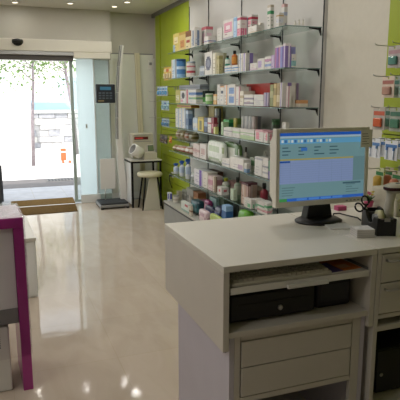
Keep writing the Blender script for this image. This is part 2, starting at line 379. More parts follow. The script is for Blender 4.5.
 (2,'box',3.714,3.764,1.99,0.11,1.471,0.165,'carton','carton','olive green carton like a book','#8a8f60',[('b',0.4,0.7,'#b0ae80')]),
 (2,'box',3.664,3.707,1.99,0.11,1.471,0.171,'carton','carton','yellowish carton like a book','#c4b078',[('b',0.5,0.8,'#98885a')]),
 (2,'box',3.616,3.657,1.99,0.11,1.471,0.173,'carton','carton','dull tan carton like a book','#a8946c',[('b',0.2,0.5,'#d0c3a0')]),
 (2,'box',3.573,3.609,1.99,0.11,1.471,0.176,'carton','carton','white carton like a book with violet stripe','#d3d0ca',[('s',0.4,0.7,'#8a74b0')]),
 (2,'box',3.716,3.755,2.103,0.11,1.471,0.177,'carton','carton','lilac carton like a book','#b9a0c9',[('s',0.5,0.8,'#d3d0ca')]),
 (2,'box',3.527,3.545,2.01,0.03,1.471,0.15,'carton','carton','pink and white carton like a book','#d3d0ca',[('s',0.2,0.5,'#d09ab0')]),
 (2,'box',3.522,3.626,2.11,0.07,1.471,0.049,'carton','carton','low orange topped carton','#cf9a68',[('b',0.0,0.5,'#dfd6c6')]),
 (2,'box',3.609,3.636,2.183,0.03,1.471,0.025,'carton','carton','flattest whitish carton at the right end','#d3d0ca',[('b',0.5,0.8,'#d0a888')]),
 (3,'box',5.986,6.101,1.99,0.11,1.191,0.216,'carton','carton','tall white carton with pale blue edge,leftmost','#d3d0ca',[('s',0.75,1,'#a9bcd2'),('t','#9aa6b8')]),
 (3,'box',5.867,5.974,1.99,0.11,1.191,0.221,'carton','carton','tall white carton with pale blue edge,middle','#d3d0ca',[('s',0.75,1,'#a9bcd2'),('t','#9aa6b8')]),
 (3,'box',5.753,5.856,1.99,0.11,1.191,0.225,'carton','carton','tall white carton with pale blue edge,rightmost','#d3d0ca',[('s',0.75,1,'#a9bcd2'),('t','#9aa6b8')]),
 (3,'box',5.648,6.136,2.02,0.1,1.417,0.036,'carton','carton','flat yellow carton with red marks lying on top','#d0b848',[('b',0.3,0.7,'#c06a38'),('t','#a03a2c')]),
 (3,'box',5.655,5.739,1.99,0.05,1.191,0.207,'carton','carton','grey blue carton with a darker window','#7f95b0',[('r',0.15,0.2,0.85,0.55,'#4f6a90'),('b',0.8,0.95,'#b3c0d0')]),
 (3,'box',5.368,5.503,1.99,0.11,1.191,0.129,'carton','carton','small pale blue and white carton','#b3c6d9',[('b',0.2,0.6,'#d3d0ca'),('t','#5f7fa6')]),
 (3,'box',5.186,5.355,1.99,0.11,1.191,0.146,'carton','carton','yellow carton with a dark diagonal block','#cdb84a',[('r',0.3,0.1,0.7,0.75,'#6a6a38'),('b',0.85,1,'#a89434')]),
 (3,'box',5.083,5.173,1.99,0.11,1.191,0.146,'carton','carton','narrow navy carton','#3c4a68',[('b',0.4,0.7,'#8a9ab8')]),
 (3,'box',4.98,5.07,1.99,0.08,1.191,0.145,'carton','carton','white carton beside the dark red one','#d3d0ca',[('b',0.6,0.7,'#b04a58'),('t','#a09a9a')]),
 (3,'box',4.912,4.971,1.99,0.04,1.191,0.153,'carton','carton','dark wine red carton','#8a2f3f',[('r',0.2,0.3,0.8,0.6,'#c98a90')]),
 (3,'box',4.802,4.849,1.965,0.03,1.191,0.067,'carton','carton','little yellow green carton in front row','#b9b84a',[('s',0.4,0.7,'#d9d6b0')]),
 (3,'box',5.271,5.423,2.14,0.1,1.191,0.26,'carton','carton','olive gold carton in the back row','#a8924a',[('b',0.3,0.5,'#c9b878')]),
 (3,'box',5.157,5.229,2.13,0.04,1.191,0.233,'carton','carton','white and black carton in the back row','#d3d0ca',[('s',0.5,1,'#33343c'),('r',0.1,0.5,0.4,0.7,'#55586a')]),
 (3,'box',4.678,4.722,1.99,0.057,1.191,0.12,'carton','carton','slim pale green carton','#a8c49a',[('t','#5f8a58')]),
 (3,'box',4.676,4.81,2.05,0.08,1.191,0.14,'carton','carton','dark green carton with a bright green top','#1f6a44',[('b',0.8,1,'#4aa35a'),('r',0.2,0.3,0.8,0.5,'#8ab89a')]),
 (3,'box',4.832,4.922,2.163,0.109,1.191,0.143,'carton','carton','lime green carton','#96b85a',[('b',0.3,0.6,'#d0dca8')]),
 (3,'box',4.573,4.616,2.07,0.02,1.191,0.159,'carton','carton','yellow carton with a white foot','#c9c06a',[('b',0,0.3,'#d3d0ca')]),
 (3,'box',4.427,4.615,1.97,0.07,1.191,0.078,'carton','carton','low white carton with grey rows','#d3d0ca',[('b',0.55,0.65,'#98949c'),('t','#a8a4ac')]),
 (3,'box',4.262,4.416,1.97,0.07,1.191,0.08,'carton','carton','low white carton with pale green rows','#d3d0ca',[('b',0.5,0.7,'#a8c298'),('t','#a8b4a0')]),
 (3,'box',3.987,4.25,1.97,0.07,1.191,0.083,'carton','carton','low wide carton,white over pale green','#d3d0ca',[('b',0,0.4,'#b0c69a'),('b',0.6,0.7,'#9ab088'),('t','#98a890')]),
 (3,'box',4.445,4.513,2.1,0.1,1.191,0.181,'carton','carton','grey white upright carton,first of four','#c9c6c4',[('s',0.6,0.9,'#8f9098')]),
 (3,'box',4.37,4.437,2.1,0.1,1.191,0.184,'carton','carton','grey white upright carton,second of four','#c9c6c4',[('s',0.6,0.9,'#8f9098')]),
 (3,'box',4.302,4.362,2.1,0.1,1.191,0.184,'carton','carton','grey white upright carton,third of four','#c9c6c4',[('s',0.6,0.9,'#8f9098')]),
 (3,'box',4.244,4.292,2.1,0.03,1.191,0.184,'carton','carton','pinkish grey upright carton,fourth of four','#bfa9a6',[('s',0.2,0.5,'#d9cfcb')]),
 (3,'box',3.819,3.964,1.97,0.09,1.191,0.092,'carton','carton','white and pink carton,left one of two alike','#d3d0ca',[('r',0.1,0.2,0.5,0.8,'#d98a98'),('b',0.85,1,'#d0a0a8'),('t','#b06a78')]),
 (3,'box',3.746,3.809,1.97,0.04,1.191,0.087,'carton','carton','white and pink carton,right one of two alike','#d3d0ca',[('r',0.5,0.2,0.9,0.8,'#d98a98'),('b',0.85,1,'#d0a0a8'),('t','#b06a78')]),
 (3,'can',3.853,3.913,2.08,0.064,1.191,0.177,'jar','jar','dark jar with a green lid','#4a5648',[('b',0.75,1,'#3f6a44'),('b',0.2,0.5,'#8a9080')]),
 (3,'box',3.613,3.663,2.05,0.03,1.191,0.165,'carton','carton','white carton with black print near the monitor','#d3d0ca',[('b',0.3,0.6,'#4a4a50'),('t','#777777')]),
 (4,'bag',6.132,6.265,1.99,0.1,0.909,0.062,'pouch','pouch','brown speckled snack pouch at left end','#c9b49a',[('b',0.15,0.4,'#8a5a3a'),('b',0.7,0.85,'#8a5a3a')]),
 (4,'bag',5.981,6.12,1.99,0.1,0.909,0.068,'pouch','pouch','white pouch with rust spots','#d6cfc4',[('b',0.15,0.4,'#b0603c'),('b',0.7,0.85,'#b0603c')]),
 (4,'bag',5.82,5.97,1.99,0.1,0.909,0.076,'pouch','pouch','beige pouch with brick red foot','#cdbfae',[('b',0.15,0.4,'#a85038'),('b',0.7,0.85,'#a85038')]),
 (4,'bag',5.672,5.809,1.99,0.1,0.909,0.083,'pouch','pouch','pale pouch with tan window','#d9d3cc',[('b',0.15,0.4,'#9a6a4a'),('b',0.7,0.85,'#9a6a4a')]),
 (4,'bag',5.534,5.662,1.99,0.1,0.909,0.09,'pouch','pouch','dull brown pouch','#b8aa9c',[('b',0.15,0.4,'#7a4638'),('b',0.7,0.85,'#7a4638')]),
 (4,'box',5.302,5.498,1.99,0.11,0.909,0.139,'carton','carton','pinkish white carton beside the pouches','#d6c6c0',[('b',0.4,0.6,'#c39a94'),('t','#a07a78')]),
 (4,'box',5.114,5.289,1.99,0.11,0.909,0.155,'carton','carton','whitish carton with a rose window','#d8d0ca',[('r',0.2,0.3,0.8,0.7,'#c0a09a'),('t','#a08a88')]),
 (4,'soft',4.672,5.102,1.99,0.057,0.909,0.21,'plastic_pack','pack','white soft pack with faint green bands,left of two','#d8dcd2',[('b',0.55,0.66,'#a4b48e'),('b',0.1,0.2,'#a4b490')]),
 (4,'soft',4.443,4.847,2.05,0.047,0.909,0.217,'plastic_pack','pack','white soft pack with green top,right of two','#d6dad0',[('b',0.6,0.98,'#5f7f48'),('b',0.1,0.2,'#a8b898')]),
 (4,'bottle',4.424,4.459,2.1,0.038,0.909,0.186,'bottle','bottle','squat bottle with a dark cap','#cfcac0',['#3a2a26']),
 (4,'box',4.475,4.645,1.97,0.07,0.909,0.07,'carton','carton','low white carton with a grey print','#dedad4',[('t','#9a989a'),('b',0.3,0.45,'#b8b8c0')]),
 (4,'box',4.188,4.475,1.975,0.072,0.909,0.103,'carton','carton','wide white carton with a mauve corner','#e2ded8',[('r',0.6,0.1,0.95,0.5,'#b8a0b8'),('t','#a89aa8')]),
 (4,'box',4.113,4.163,1.97,0.03,0.909,0.081,'carton','carton','white carton with a blue foot','#d3d0ca',[('b',0,0.4,'#6f93b8'),('t','#8a9ab0')]),
 (4,'box',3.87,4.002,1.99,0.1,0.909,0.153,'carton','carton','tall silvery white carton','#d4d2ce',[('b',0.85,0.95,'#a8a8b0'),('t','#b0b0b4')]),
 (4,'box',3.767,3.861,1.99,0.1,0.909,0.158,'carton','carton','tall white carton with grey rows','#d9d5d0',[('b',0.5,0.6,'#98989f'),('b',0.2,0.3,'#b0b0b6'),('t','#a8a8ac')]),
 (4,'box',3.698,3.74,1.98,0.11,0.909,0.145,'carton','carton','narrow carton,green above violet','#4f8a6a',[('b',0,0.45,'#7a6fa8')]),
 (4,'box',3.664,3.691,1.98,0.02,0.909,0.157,'carton','carton','white carton with two pink squares','#d3d0ca',[('r',0.2,0.55,0.85,0.8,'#cf8aa0'),('r',0.2,0.12,0.85,0.4,'#cf8aa0')]),
 (4,'bottle',3.973,4.023,2.12,0.054,0.909,0.19,'bottle','bottle','bottle with a silver cap behind the cartons','#a8aab0',['#d0d0d4']),
 (5,'spray',6.193,6.256,2.0,0.067,0.616,0.132,'spray_bottle','bottle','white spray bottle with blue head,leftmost of three','#d6dae0',['#2f5fb8',('b',0.25,0.6,'#b3c4dc')]),
 (5,'spray',5.97,6.033,2.0,0.067,0.616,0.188,'spray_bottle','bottle','white spray bottle with blue head,middle of three','#d6dae0',['#2f5fb8',('b',0.25,0.6,'#b3c4dc')]),
 (5,'spray',5.754,5.815,2.0,0.065,0.616,0.234,'spray_bottle','bottle','white spray bottle with blue head,rightmost of three','#d6dae0',['#2f5fb8',('b',0.25,0.6,'#b3c4dc')]),
 (5,'bag',5.626,5.754,2.04,0.1,0.616,0.091,'pouch','pouch','crumpled clear white pouch','#cfd0cc',[('b',0.3,0.5,'#b0b4b8')]),
 (5,'box',5.213,5.469,1.99,0.11,0.616,0.166,'carton','carton','white carton with a broad purple stripe','#dcd8dc',[('s',0.62,0.9,'#6a3fa8'),('t','#9a90b0')]),
 (5,'box',5.07,5.2,1.99,0.11,0.616,0.166,'carton','carton','plain tall off white carton','#dcd6cc',[('t','#b0a8a0')]),
 (5,'box',4.934,5.052,1.99,0.11,0.616,0.144,'carton','carton','pink printed carton','#d6c0c0',[('b',0.4,0.75,'#c08a98'),('t','#a0606f')]),
 (5,'box',4.865,4.922,1.99,0.02,0.616,0.153,'carton','carton','cream carton with brown back','#d0c2b0',[('s',0.6,1,'#80604a'),('t','#8a7060')]),
 (5,'box',5.256,5.545,2.16,0.08,0.616,0.139,'carton','carton','brown carton at the back','#6a4a3a',[('b',0.4,0.6,'#8a6a54')]),
 (5,'box',4.679,4.78,1.98,0.08,0.616,0.074,'carton','carton','small white carton with a red mark','#d3d0ca',[('r',0.3,0.4,0.7,0.7,'#b8545a'),('t','#a8a0a0')]),
 (5,'bottle',4.814,4.891,2.063,0.076,0.616,0.138,'bottle','bottle','white bottle with a yellow green cap','#d8dccf',['#b0b840',('b',0.2,0.5,'#8fb08a')]),
 (5,'box',4.4,4.468,1.98,0.037,0.616,0.102,'carton','carton','small pale green carton','#b8c8b0',[('t','#6f8a6a')]),
 (5,'bottle',4.439,4.499,2.02,0.064,0.616,0.204,'bottle','bottle','grey green bottle with a black cap','#93a08c',['#262a26',('b',0.2,0.6,'#b8bfae')]),
 (5,'box',4.183,4.272,2.0,0.11,0.616,0.192,'carton','carton','tall carton in tan and rose','#bfa290',[('s',0.3,0.6,'#c9b8b0'),('b',0.9,1,'#6a3f48'),('t','#806050')]),
 (5,'box',4.143,4.175,2.0,0.03,0.616,0.193,'carton','carton','tall carton in brownish pink with dark lid','#b89890',[('s',0.4,0.7,'#d0c0ba'),('b',0.88,1,'#5a3038')]),
 (5,'box',4.005,4.142,1.965,0.035,0.616,0.079,'carton','carton','white carton with green corner,in front','#d3d0ca',[('r',0.5,0.1,0.9,0.5,'#6fae84'),('t','#9ab0a0')]),
 (5,'box',3.972,4.06,2.003,0.074,0.616,0.082,'carton','carton','white carton with mint band','#d3d0ca',[('b',0.3,0.6,'#8fc0a4'),('t','#9ab0a0')]),
 (5,'bottle',4.028,4.092,2.08,0.068,0.616,0.206,'bottle','bottle','dark red bottle with a black cap','#8a2438',['#1c1a1c']),
 (5,'box',3.782,3.897,1.97,0.08,0.616,0.095,'carton','carton','white carton with green rows,left of two','#d3d0ca',[('b',0.55,0.7,'#5fa678'),('b',0.2,0.35,'#c98a90'),('t','#8ab09a')]),
 (5,'box',3.724,3.773,1.97,0.04,0.616,0.1,'carton','carton','white carton with green and rose rows,right of two','#d3d0ca',[('b',0.6,0.8,'#5fa678'),('b',0.2,0.4,'#cf98a0'),('t','#8ab09a')]),
 (5,'box',4.132,4.263,2.16,0.07,0.616,0.111,'carton','carton','grey white carton behind the red bottle','#c4c0bc',[('t','#8a8a8a')]),
 (4,'box',4.198,4.283,2.08,0.1,0.909,0.113,'carton','carton','green and white carton in the back row','#c4ccbc',[('b',0.4,0.8,'#6f9a70'),('t','#6f8a6a')]),
 (4,'bottle',4.112,4.147,2.13,0.039,0.909,0.174,'bottle','bottle','pale bottle with a white cap behind the cartons','#b8b4ae',['#cfccc6']),
 (5,'box',4.763,4.893,2.142,0.1,0.616,0.109,'carton','carton','rose carton in the back row','#b8908c',[('b',0.3,0.6,'#d0bab4'),('t','#806060')]),
 (5,'box',4.187,4.313,2.12,0.037,0.616,0.15,'carton','carton','tan carton in the back row','#b0a08c',[('b',0.5,0.8,'#8a6a58'),('t','#6a5a4c')]),
 (5,'box',4.998,5.127,2.12,0.1,0.616,0.107,'carton','carton','mint green carton in the back row','#a8c0ae',[('b',0.2,0.5,'#d0d6cc'),('t','#5f7f6a')]),
 (6,'box',6.2,6.27,2.05,0.05,0.29,0.109,'carton','carton','beige carton behind the white tin','#b0a892',[('t','#7a705c')]),
 (6,'box',5.301,5.367,1.895,0.02,0.29,0.099,'carton','carton','tiny cream carton at the front edge','#c8c0ac',[('b',0.4,0.6,'#8a6a54')]),
 (6,'box',6.2,6.27,1.93,0.04,0.29,0.098,'carton','carton','white carton with a dark blue face,at the left end','#d4d6de',[('r',0.3,0.2,0.95,0.9,'#454a98'),('t','#7f86b0')]),
 (6,'can',6.062,6.13,1.95,0.072,0.29,0.087,'tin','tin','white tin with a grey lid','#d0ccc2',[('b',0.85,1,'#98968f'),('b',0.3,0.5,'#b8b0a0')]),
 (6,'box',5.43,5.68,1.91,0.047,0.29,0.1,'carton','carton','small white carton with a red corner','#cfd4cc',[('r',0.5,0.6,0.9,0.85,'#b8545a'),('b',0,0.2,'#8fa89a')]),
 (6,'box',6.116,6.27,2.12,0.1,0.29,0.124,'carton','carton','grey carton behind the white tin','#9a9890',[('b',0.5,0.7,'#b8b4ac')]),
 (6,'box',5.866,6.094,2.12,0.1,0.29,0.177,'carton','carton','taller grey carton in the back','#a5a098',[('b',0.3,0.5,'#7a7870')]),
 (6,'box',5.704,5.852,2.12,0.1,0.29,0.168,'carton','carton','brown orange carton in the back','#9a6238',[('b',0.5,0.65,'#b88a5a')]),
 (6,'soft',5.298,5.534,1.96,0.1,0.29,0.15,'pouch','pouch','dark teal pouch','#1d3c44',[('b',0.3,0.6,'#2f6a70')]),
 (6,'soft',5.388,5.573,2.063,0.1,0.29,0.132,'pouch','pouch','magenta pouch,left one','#8f3468',[('b',0.3,0.55,'#c090a4')]),
 (6,'soft',5.065,5.214,2.0,0.057,0.29,0.197,'pouch','pouch','magenta pouch with a pale patch,right one','#86305e',[('b',0.2,0.6,'#c8a4b2')]),
 (6,'soft',4.879,5.103,1.9,0.06,0.29,0.128,'pouch','pouch','crumpled pinkish white pouch in front','#cdb8ba',[('b',0.4,0.6,'#b08a98')]),
 (6,'box',5.827,5.84,2.06,0.02,0.29,0.127,'carton','carton','narrow white carton by the teal pouch','#d3d0ca',[('t','#8a8a8a')]),
 (6,'box',4.893,5.074,2.1,0.1,0.29,0.234,'carton','carton','dull green carton in the back row','#5a6a58',[('b',0.4,0.6,'#98a890')]),
 (6,'box',5.017,5.102,2.203,0.05,0.29,0.23,'carton','carton','white carton with navy band in the back row','#c0c4cc',[('b',0.3,0.6,'#2f3a68')]),
 (6,'box',5.008,5.184,2.06,0.037,0.29,0.228,'carton','carton','pale teal carton','#9ab8b8',[('b',0.3,0.6,'#4f7a80'),('t','#5f8a90')]),
 (6,'soft',4.849,5.08,1.963,0.034,0.29,0.17,'pouch','pouch','navy blue pouch,left one','#14183a',[('b',0.5,0.7,'#2f3a6a')]),
 (6,'soft',4.59,4.783,1.94,0.12,0.29,0.22,'pouch','pouch','navy blue pouch with a lighter label,right one','#12163a',[('b',0.4,0.65,'#4a5688')]),
 (6,'soft',4.46,4.756,1.885,0.032,0.29,0.157,'pouch','pouch','flat lime and navy pouch lying in front','#a5b850',[('b',0.0,0.3,'#2a3060')]),
 (6,'box',4.425,4.527,1.92,0.07,0.29,0.271,'carton','carton','bright blue carton with a light blue top edge','#31609c',[('b',0.82,1,'#8fb3d8'),('r',0.1,0.2,0.5,0.55,'#4f86c4')]),
 (6,'soft',4.018,4.188,1.92,0.1,0.29,0.3,'pouch','pouch','leaf green pouch beside the blue carton','#5f9a34',[('b',0.3,0.5,'#98b86c')]),
 (6,'box',3.977,4.21,2.023,0.14,0.29,0.288,'carton','carton','white carton near the counter end','#d0d2d2',[('b',0.4,0.6,'#8aa8c0'),('t','#9aa8b0')]),
 (6,'box',3.536,3.752,1.92,0.14,0.29,0.3,'carton','carton','white and pale blue carton beside the monitor','#cdd4dc',[('b',0.5,0.75,'#7f9cc4'),('t','#90a0b8')]),
]
# ------------------------------------------------------------------ common materials
WHITE_WALL = mat('wall_paint', '#c2beb2', .75, var=.03, scale=3)
PIER = mat('white_plaster', '#e6e7e4', .6, var=.02, scale=4)
CEIL = mat('ceiling_paint', '#d6d3ca', .8, var=.02, scale=2)
LIME = mat('lime_laminate', '#98a81c', .42, var=.05, scale=5)
LIME_DARK = mat('groove_shadow_plastic', '#4c5610', .6)
PANEL = mat('pale_grey_laminate', '#cbc9c4', .4, var=.02, scale=4)
LAM = mat('off_white_laminate', '#cbc6bc', .38, var=.025, scale=6)
LAM_SIDE = mat('lilac_white_laminate', '#c3bfca', .45, var=.03, scale=5)
BLACK = mat('black_plastic', '#0e0e10', .45, var=.1, scale=20)
BLACKM = mat('black_metal', '#1b1c1f', .35, metal=.6)
CHROME = mat('brushed_steel', '#b9b9b6', .3, metal=.9)
GREYP = mat('grey_plastic', '#8a8a88', .5, var=.05)
BEIGE = mat('beige_plastic', '#c4bfae', .5, var=.03)
WHITEP = mat('white_plastic', '#dddbd4', .4, var=.02)
DARKGREY = mat('dark_grey_plastic', '#3a3d42', .45)
EDGE = mat('green_glass_edge', '#5f7f78', .15, spec=.8)
GLASS = glassy('shelf_glass', '#e6f0ec', .25)
DGLASS = glassy('door_glass', '#f4f9f7', .05)
MAT_BROWN = mat('coir_mat', '#5c4624', 1.0, spec=.05, var=.25, scale=60, bump=.6, bscale=160)

def floor_material():
    m = bpy.data.materials.new('cream_marble_tiles'); m.use_nodes = True
    nt = m.node_tree; b = nt.nodes['Principled BSDF']
    tc = nt.nodes.new('ShaderNodeTexCoord')
    br = nt.nodes.new('ShaderNodeTexBrick'); br.offset = 0
    br.inputs['Scale'].default_value = 1; br.inputs['Brick Width'].default_value = .6; br.inputs['Row Height'].default_value = .6
    br.inputs['Mortar Size'].default_value = .002; br.inputs['Mortar Smooth'].default_value = .3
    br.inputs['Color1'].default_value = lin('#bfb2a2'); br.inputs['Color2'].default_value = lin('#bbae9e'); br.inputs['Mortar'].default_value = lin('#b5a893')
    nz = nt.nodes.new('ShaderNodeTexNoise'); nz.inputs['Scale'].default_value = 5; nz.inputs['Detail'].default_value = 6; nz.inputs['Distortion'].default_value = 1.2
    mp = nt.nodes.new('ShaderNodeMapping'); mp.inputs['Scale'].default_value = (1, .35, 1)
    rp = nt.nodes.new('ShaderNodeValToRGB'); rp.color_ramp.elements[0].color = (.92,.905,.885,1); rp.color_ramp.elements[1].color = (1,1,1,1)
    rp.color_ramp.elements[0].position = .35; rp.color_ramp.elements[1].position = .6
    mx = nt.nodes.new('ShaderNodeMixRGB'); mx.blend_type = 'MULTIPLY'; mx.inputs[0].default_value = 1
    L = nt.links.new
    L(tc.outputs['Object'], br.inputs['Vector']); L(tc.outputs['Object'], mp.inputs['Vector']); L(mp.outputs[0], nz.inputs['Vector'])
    L(nz.outputs['Fac'], rp.inputs['Fac']); L(br.outputs['Color'], mx.inputs[1]); L(rp.outputs['Color'], mx.inputs[2])
    L(mx.outputs[0], b.inputs['Base Color'])
    b.inputs['Roughness'].default_value = .06
    b.inputs['Specular IOR Level'].default_value = .16
    n2 = nt.nodes.new('ShaderNodeTexNoise'); n2.inputs['Scale'].default_value = 9
    bp = nt.nodes.new('ShaderNodeBump'); bp.inputs['Strength'].default_value = .03; bp.inputs['Distance'].default_value = .02
    L(tc.outputs['Object'], n2.inputs['Vector']); L(n2.outputs['Fac'], bp.inputs['Height']); L(bp.outputs[0], b.inputs['Normal'])
    return m

# ------------------------------------------------------------------ the room
HC = 2.73
struct(one(-3, 2.42, -2, 7.935, -.1, 0, floor_material()), 'floor')
struct(one(-3.1, 2.42, -2.1, 8.2, HC, HC+.1, CEIL), 'ceiling')
struct(one(2.3, 2.42, -2, 8.2, 0, HC, WHITE_WALL), 'wall_right')
struct(one(-3.1, -3, -2, 8.2, 0, HC, WHITE_WALL), 'wall_left')
struct(one(-3.1, 2.42, -2.1, -2, 0, HC, WHITE_WALL), 'wall_back')
wf = MB()
wf.box(1.37, 2.3, 8.05, 8.2, 2.1, HC, WHITE_WALL); wf.box(1.60, 2.3, 8.05, 8.2, 0, 2.1, mat('front_wall_white', '#dcddd4', .6, var=.02))
wf.box(-1.3, 1.37, 7.92, 8.2, 2.1, HC, WHITE_WALL)
wf.box(-3, -1.3, 7.92, 8.2, 0, HC, WHITE_WALL)
wf.box(1.37, 1.62, 7.92, 8.05, 2.06, HC, WHITE_WALL)
struct(wf, 'wall_front')
FROST = bpy.data.materials.new('frosted_white_film'); FROST.use_nodes = True
_n = FROST.node_tree; _n.nodes.remove(_n.nodes['Principled BSDF'])
_d = _n.nodes.new('ShaderNodeBsdfDiffuse'); _d.inputs[0].default_value = lin('#d5d8d6')
_t = _n.nodes.new('ShaderNodeBsdfTranslucent'); _t.inputs[0].default_value = lin('#dfe6ea')
_m = _n.nodes.new('ShaderNodeMixShader'); _m.inputs[0].default_value = .7
_n.links.new(_d.outputs[0], _m.inputs[1]); _n.links.new(_t.outputs[0], _m.inputs[2]); _n.links.new(_m.outputs[0], _n.nodes['Material Output'].inputs[0])
FROST2 = FROST.copy(); FROST2.name = 'frosted_grey_film'; FROST2.node_tree.nodes['Mix Shader'].inputs[0].default_value = .16
fz = MB(); fz.face([(1.12, 7.95, .0), (1.37, 7.95, 0), (1.37, 7.95, 2.1), (1.12, 7.95, 2.1)], FROST)
fz.face([(1.376, 8.06, .1), (1.60, 8.06, .1), (1.60, 8.06, 2.1), (1.376, 8.06, 2.1)], FROST2)
fo_ = struct(fz, 'window_1', 'frosted white glass side light beside the entrance')
b = MB(); b.box(1.36, 1.375, 7.935, 8.2, 0, 2.1, PIER); b.build('window_frame', fo_)
bb = MB(); bb.box(1.115, 1.375, 7.925, 7.945, 0, .12, PIER); bb.box(1.375, 1.40, 7.90, 8.05, 0, .12, PIER)
struct(bb, 'baseboard_front', bevel=.004)
# grey panel closing the bay behind the scale
pn = MB(); pn.box(1.60, 2.27, 8.02, 8.05, .1, 2.16, mat('door_bay_panel', '#dcddd4', .4, var=.02)); pn.box(1.60, 2.27, 8.015, 8.02, 2.15, 2.165, GREYP)
pn.box(1.60, 1.606, 8.012, 8.02, .1, 2.16, GREYP)
struct(pn, 'trim_2', 'pale grey bay panel with a thin edge')
struct(one(1.40, 2.27, 8.03, 8.05, 0, .1, PIER), 'baseboard_bay')
# grey shadow strip under the ceiling along the product wall
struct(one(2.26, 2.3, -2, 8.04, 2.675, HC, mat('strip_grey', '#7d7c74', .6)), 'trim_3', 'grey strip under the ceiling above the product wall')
struct(one(2.275, 2.3, 3.49, 6.42, .05, 2.675, PANEL), 'trim_4', 'pale grey back panel behind the glass shelves')
struct(one(2.285, 2.3, 2.80, 3.47, 0, 2.675, mat('pinboard_white', '#cfcabb', .55, var=.02, scale=30)), 'trim_5', 'plain off white wall panel beside the shelves')
def slatwall(y0, y1, name, label):
    b = MB(); b.box(2.288, 2.3, y0, y1, 0, 2.675, LIME_DARK)
    z = 0.0
    while z < 1.5:
        b.box(2.276, 2.288, y0, y1, z, z+.113, LIME); z += .12
    b.box(2.276, 2.288, y0, y1, z, 2.675, LIME)
    struct(b, name, label)
slatwall(6.425, 7.63, 'trim_6', 'lime green slatwall panel near the entrance')
slatwall(.6, 2.795, 'trim_7', 'lime green slatwall panel near the counter')
struct(one(2.27, 2.3, 7.65, 7.87, 0, 2.675, LIME), 'trim_8', 'plain lime green corner board')

# ------------------------------------------------------------------ entrance
op = thing('door_operator', 'long cream sliding door operator box above the glass entrance', 'door operator', (.15, 7.8, 2.06))
b = MB(); b.box(-1.45, 1.45, -.06, .118, .08, .235, mat('cream_enamel', '#e6e1d2', .35)); b.build('housing', op, bevel=.008)
b = MB(); b.box(-1.43, .92, -.05, .118, .03, .08, CHROME); b.build('track_cover', op, bevel=.004)
b = MB(); b.box(.92, 1.42, -.058, .118, 0.0, .08, mat('cream_enamel', '#e6e1d2', .35)); b.build('end_cover', op, bevel=.004)
b = MB(); b.box(-1.43, .92, .0, .118, -.035, .03, mat('dark_bronze', '#5b5652', .4)); b.build('lower_rail', op)
sen = MB()
sen.lathe([(.068, -.028), (.072, 0), (.066, .02)], BLACK, 20, (.20-.0, -.06, .2), T=None)
sen_o = sen.build('motion_sensor', op); 
b = MB(); b.sphere((.20, -.075, .185), .062, BLACK, sc=(1.05, .55, .75)); b.build('sensor_dome', sen_o)

dr = MB(); dr.box(1.055, 1.58, 7.972, 7.984, .015, 2.055, DGLASS)
do = struct(dr, 'door_1', 'glass sliding door leaf parked open')
b = MB(); b.box(1.03, 1.075, 7.955, 7.995, .012, 2.06, mat('greenish_aluminium', '#b4c4c0', .35, metal=.3)); b.build('leading_stile', do)
b = MB(); b.box(1.055, 1.58, 7.965, 7.991, .012, .05, mat('greenish_aluminium', '#b4c4c0', .35, metal=.3)); b.build('bottom_rail', do)
dl = MB(); dl.box(-1.28, -.02, 7.90, 7.914, .015, 2.04, DGLASS)
do2 = struct(dl, 'door_2', 'fixed glass pane at the left of the entrance')
b = MB(); b.box(-.02, .02, 7.89, 7.92, .012, 2.04, DARKGREY); b.build('stile', do2)
struct(one(-1.3, 1.12, 7.905, 7.935, -.018, .004, CHROME), 'trim_9', 'metal threshold strip')

def floor_mat(label, x0, x1, y0, y1, z, skew):
    t = MB(); t.prism([(x0, y0), (x1, y0+.03), (x1+skew, y1+.03), (x0+skew, y1)], 'z', z, z+.007, MAT_BROWN)
    return tag(t.build('door_mat', bevel=.002), label, 'doormat')
floor_mat('brown doormat on the shop floor just inside the threshold', .10, .98, 7.33, 7.85, .0005, .04)
floor_mat('brown doormat outside the threshold on the pavement', .12, 1.04, 7.955, 8.5, -.0195, .03)

# wall box by the corner
sw = thing('alarm_box', 'small pale wall box high in the front corner beside lime board', 'alarm', (2.225, 8.05, 2.0))
b = MB(); b.box(-.035, .035, -.05, 0, -.07, .07, WHITEP); b.build('case', sw, bevel=.008)
b = MB(); b.box(-.02, .02, -.055, -.048, .0, .04, GREYP); b.build('grille', sw)
# switch on the pier
ls = MB(); ls.box(1.225, 1.25, 7.935, 7.949, 1.09, 1.15, WHITEP); ls.box(1.232, 1.243, 7.93, 7.936, 1.105, 1.135, GREYP)
tag(ls.build('light_switch', bevel=.002), 'small white switch on the frosted panel right of the doorway', 'switch')

# ------------------------------------------------------------------ ceiling lights
LENS = mat('lamp_lens', '#fff1d6', .3, emit=3.5)
def downlight(x, y, label, vis=True, power=None, r=.036):
    t = thing('downlight', label, 'ceiling light', (x, y, HC), 0, 'recessed ceiling downlights')
    b = MB(); n = 20
    b.lathe([(r*1.35, -.0005), (r*1.35, -.006), (r*1.05, -.010), (r*1.0, -.004)], WHITEP, n); b.build('ring', t)
    b = MB(); b.lathe([(r*.98, -.007), (r*.9, -.0085)], LENS, n); b.build('lens', t)
    l = bpy.data.lights.new('lamp', 'AREA'); l.shape = 'DISK'; l.size = r*1.9
    l.energy = power; l.color = (1, .965, .925)
    lo = bpy.data.objects.new('lamp', l); COL.objects.link(lo); lo.parent = t; lo.location = (0,0,-.014)
    return t
PW = 5.8
for x, y, lab in [(.343, 7.62, 'recessed ceiling downlight nearest the left end of the door operator'),
                  (1.013, 7.45, 'recessed ceiling downlight above the middle of the entrance'),
                  (1.60, 7.50, 'recessed downlight above the scale, farther of two close together'),
                  (1.68, 7.10, 'recessed downlight above the scale, nearer of two close together')]:
    downlight(x, y, lab, power=PW*.18)
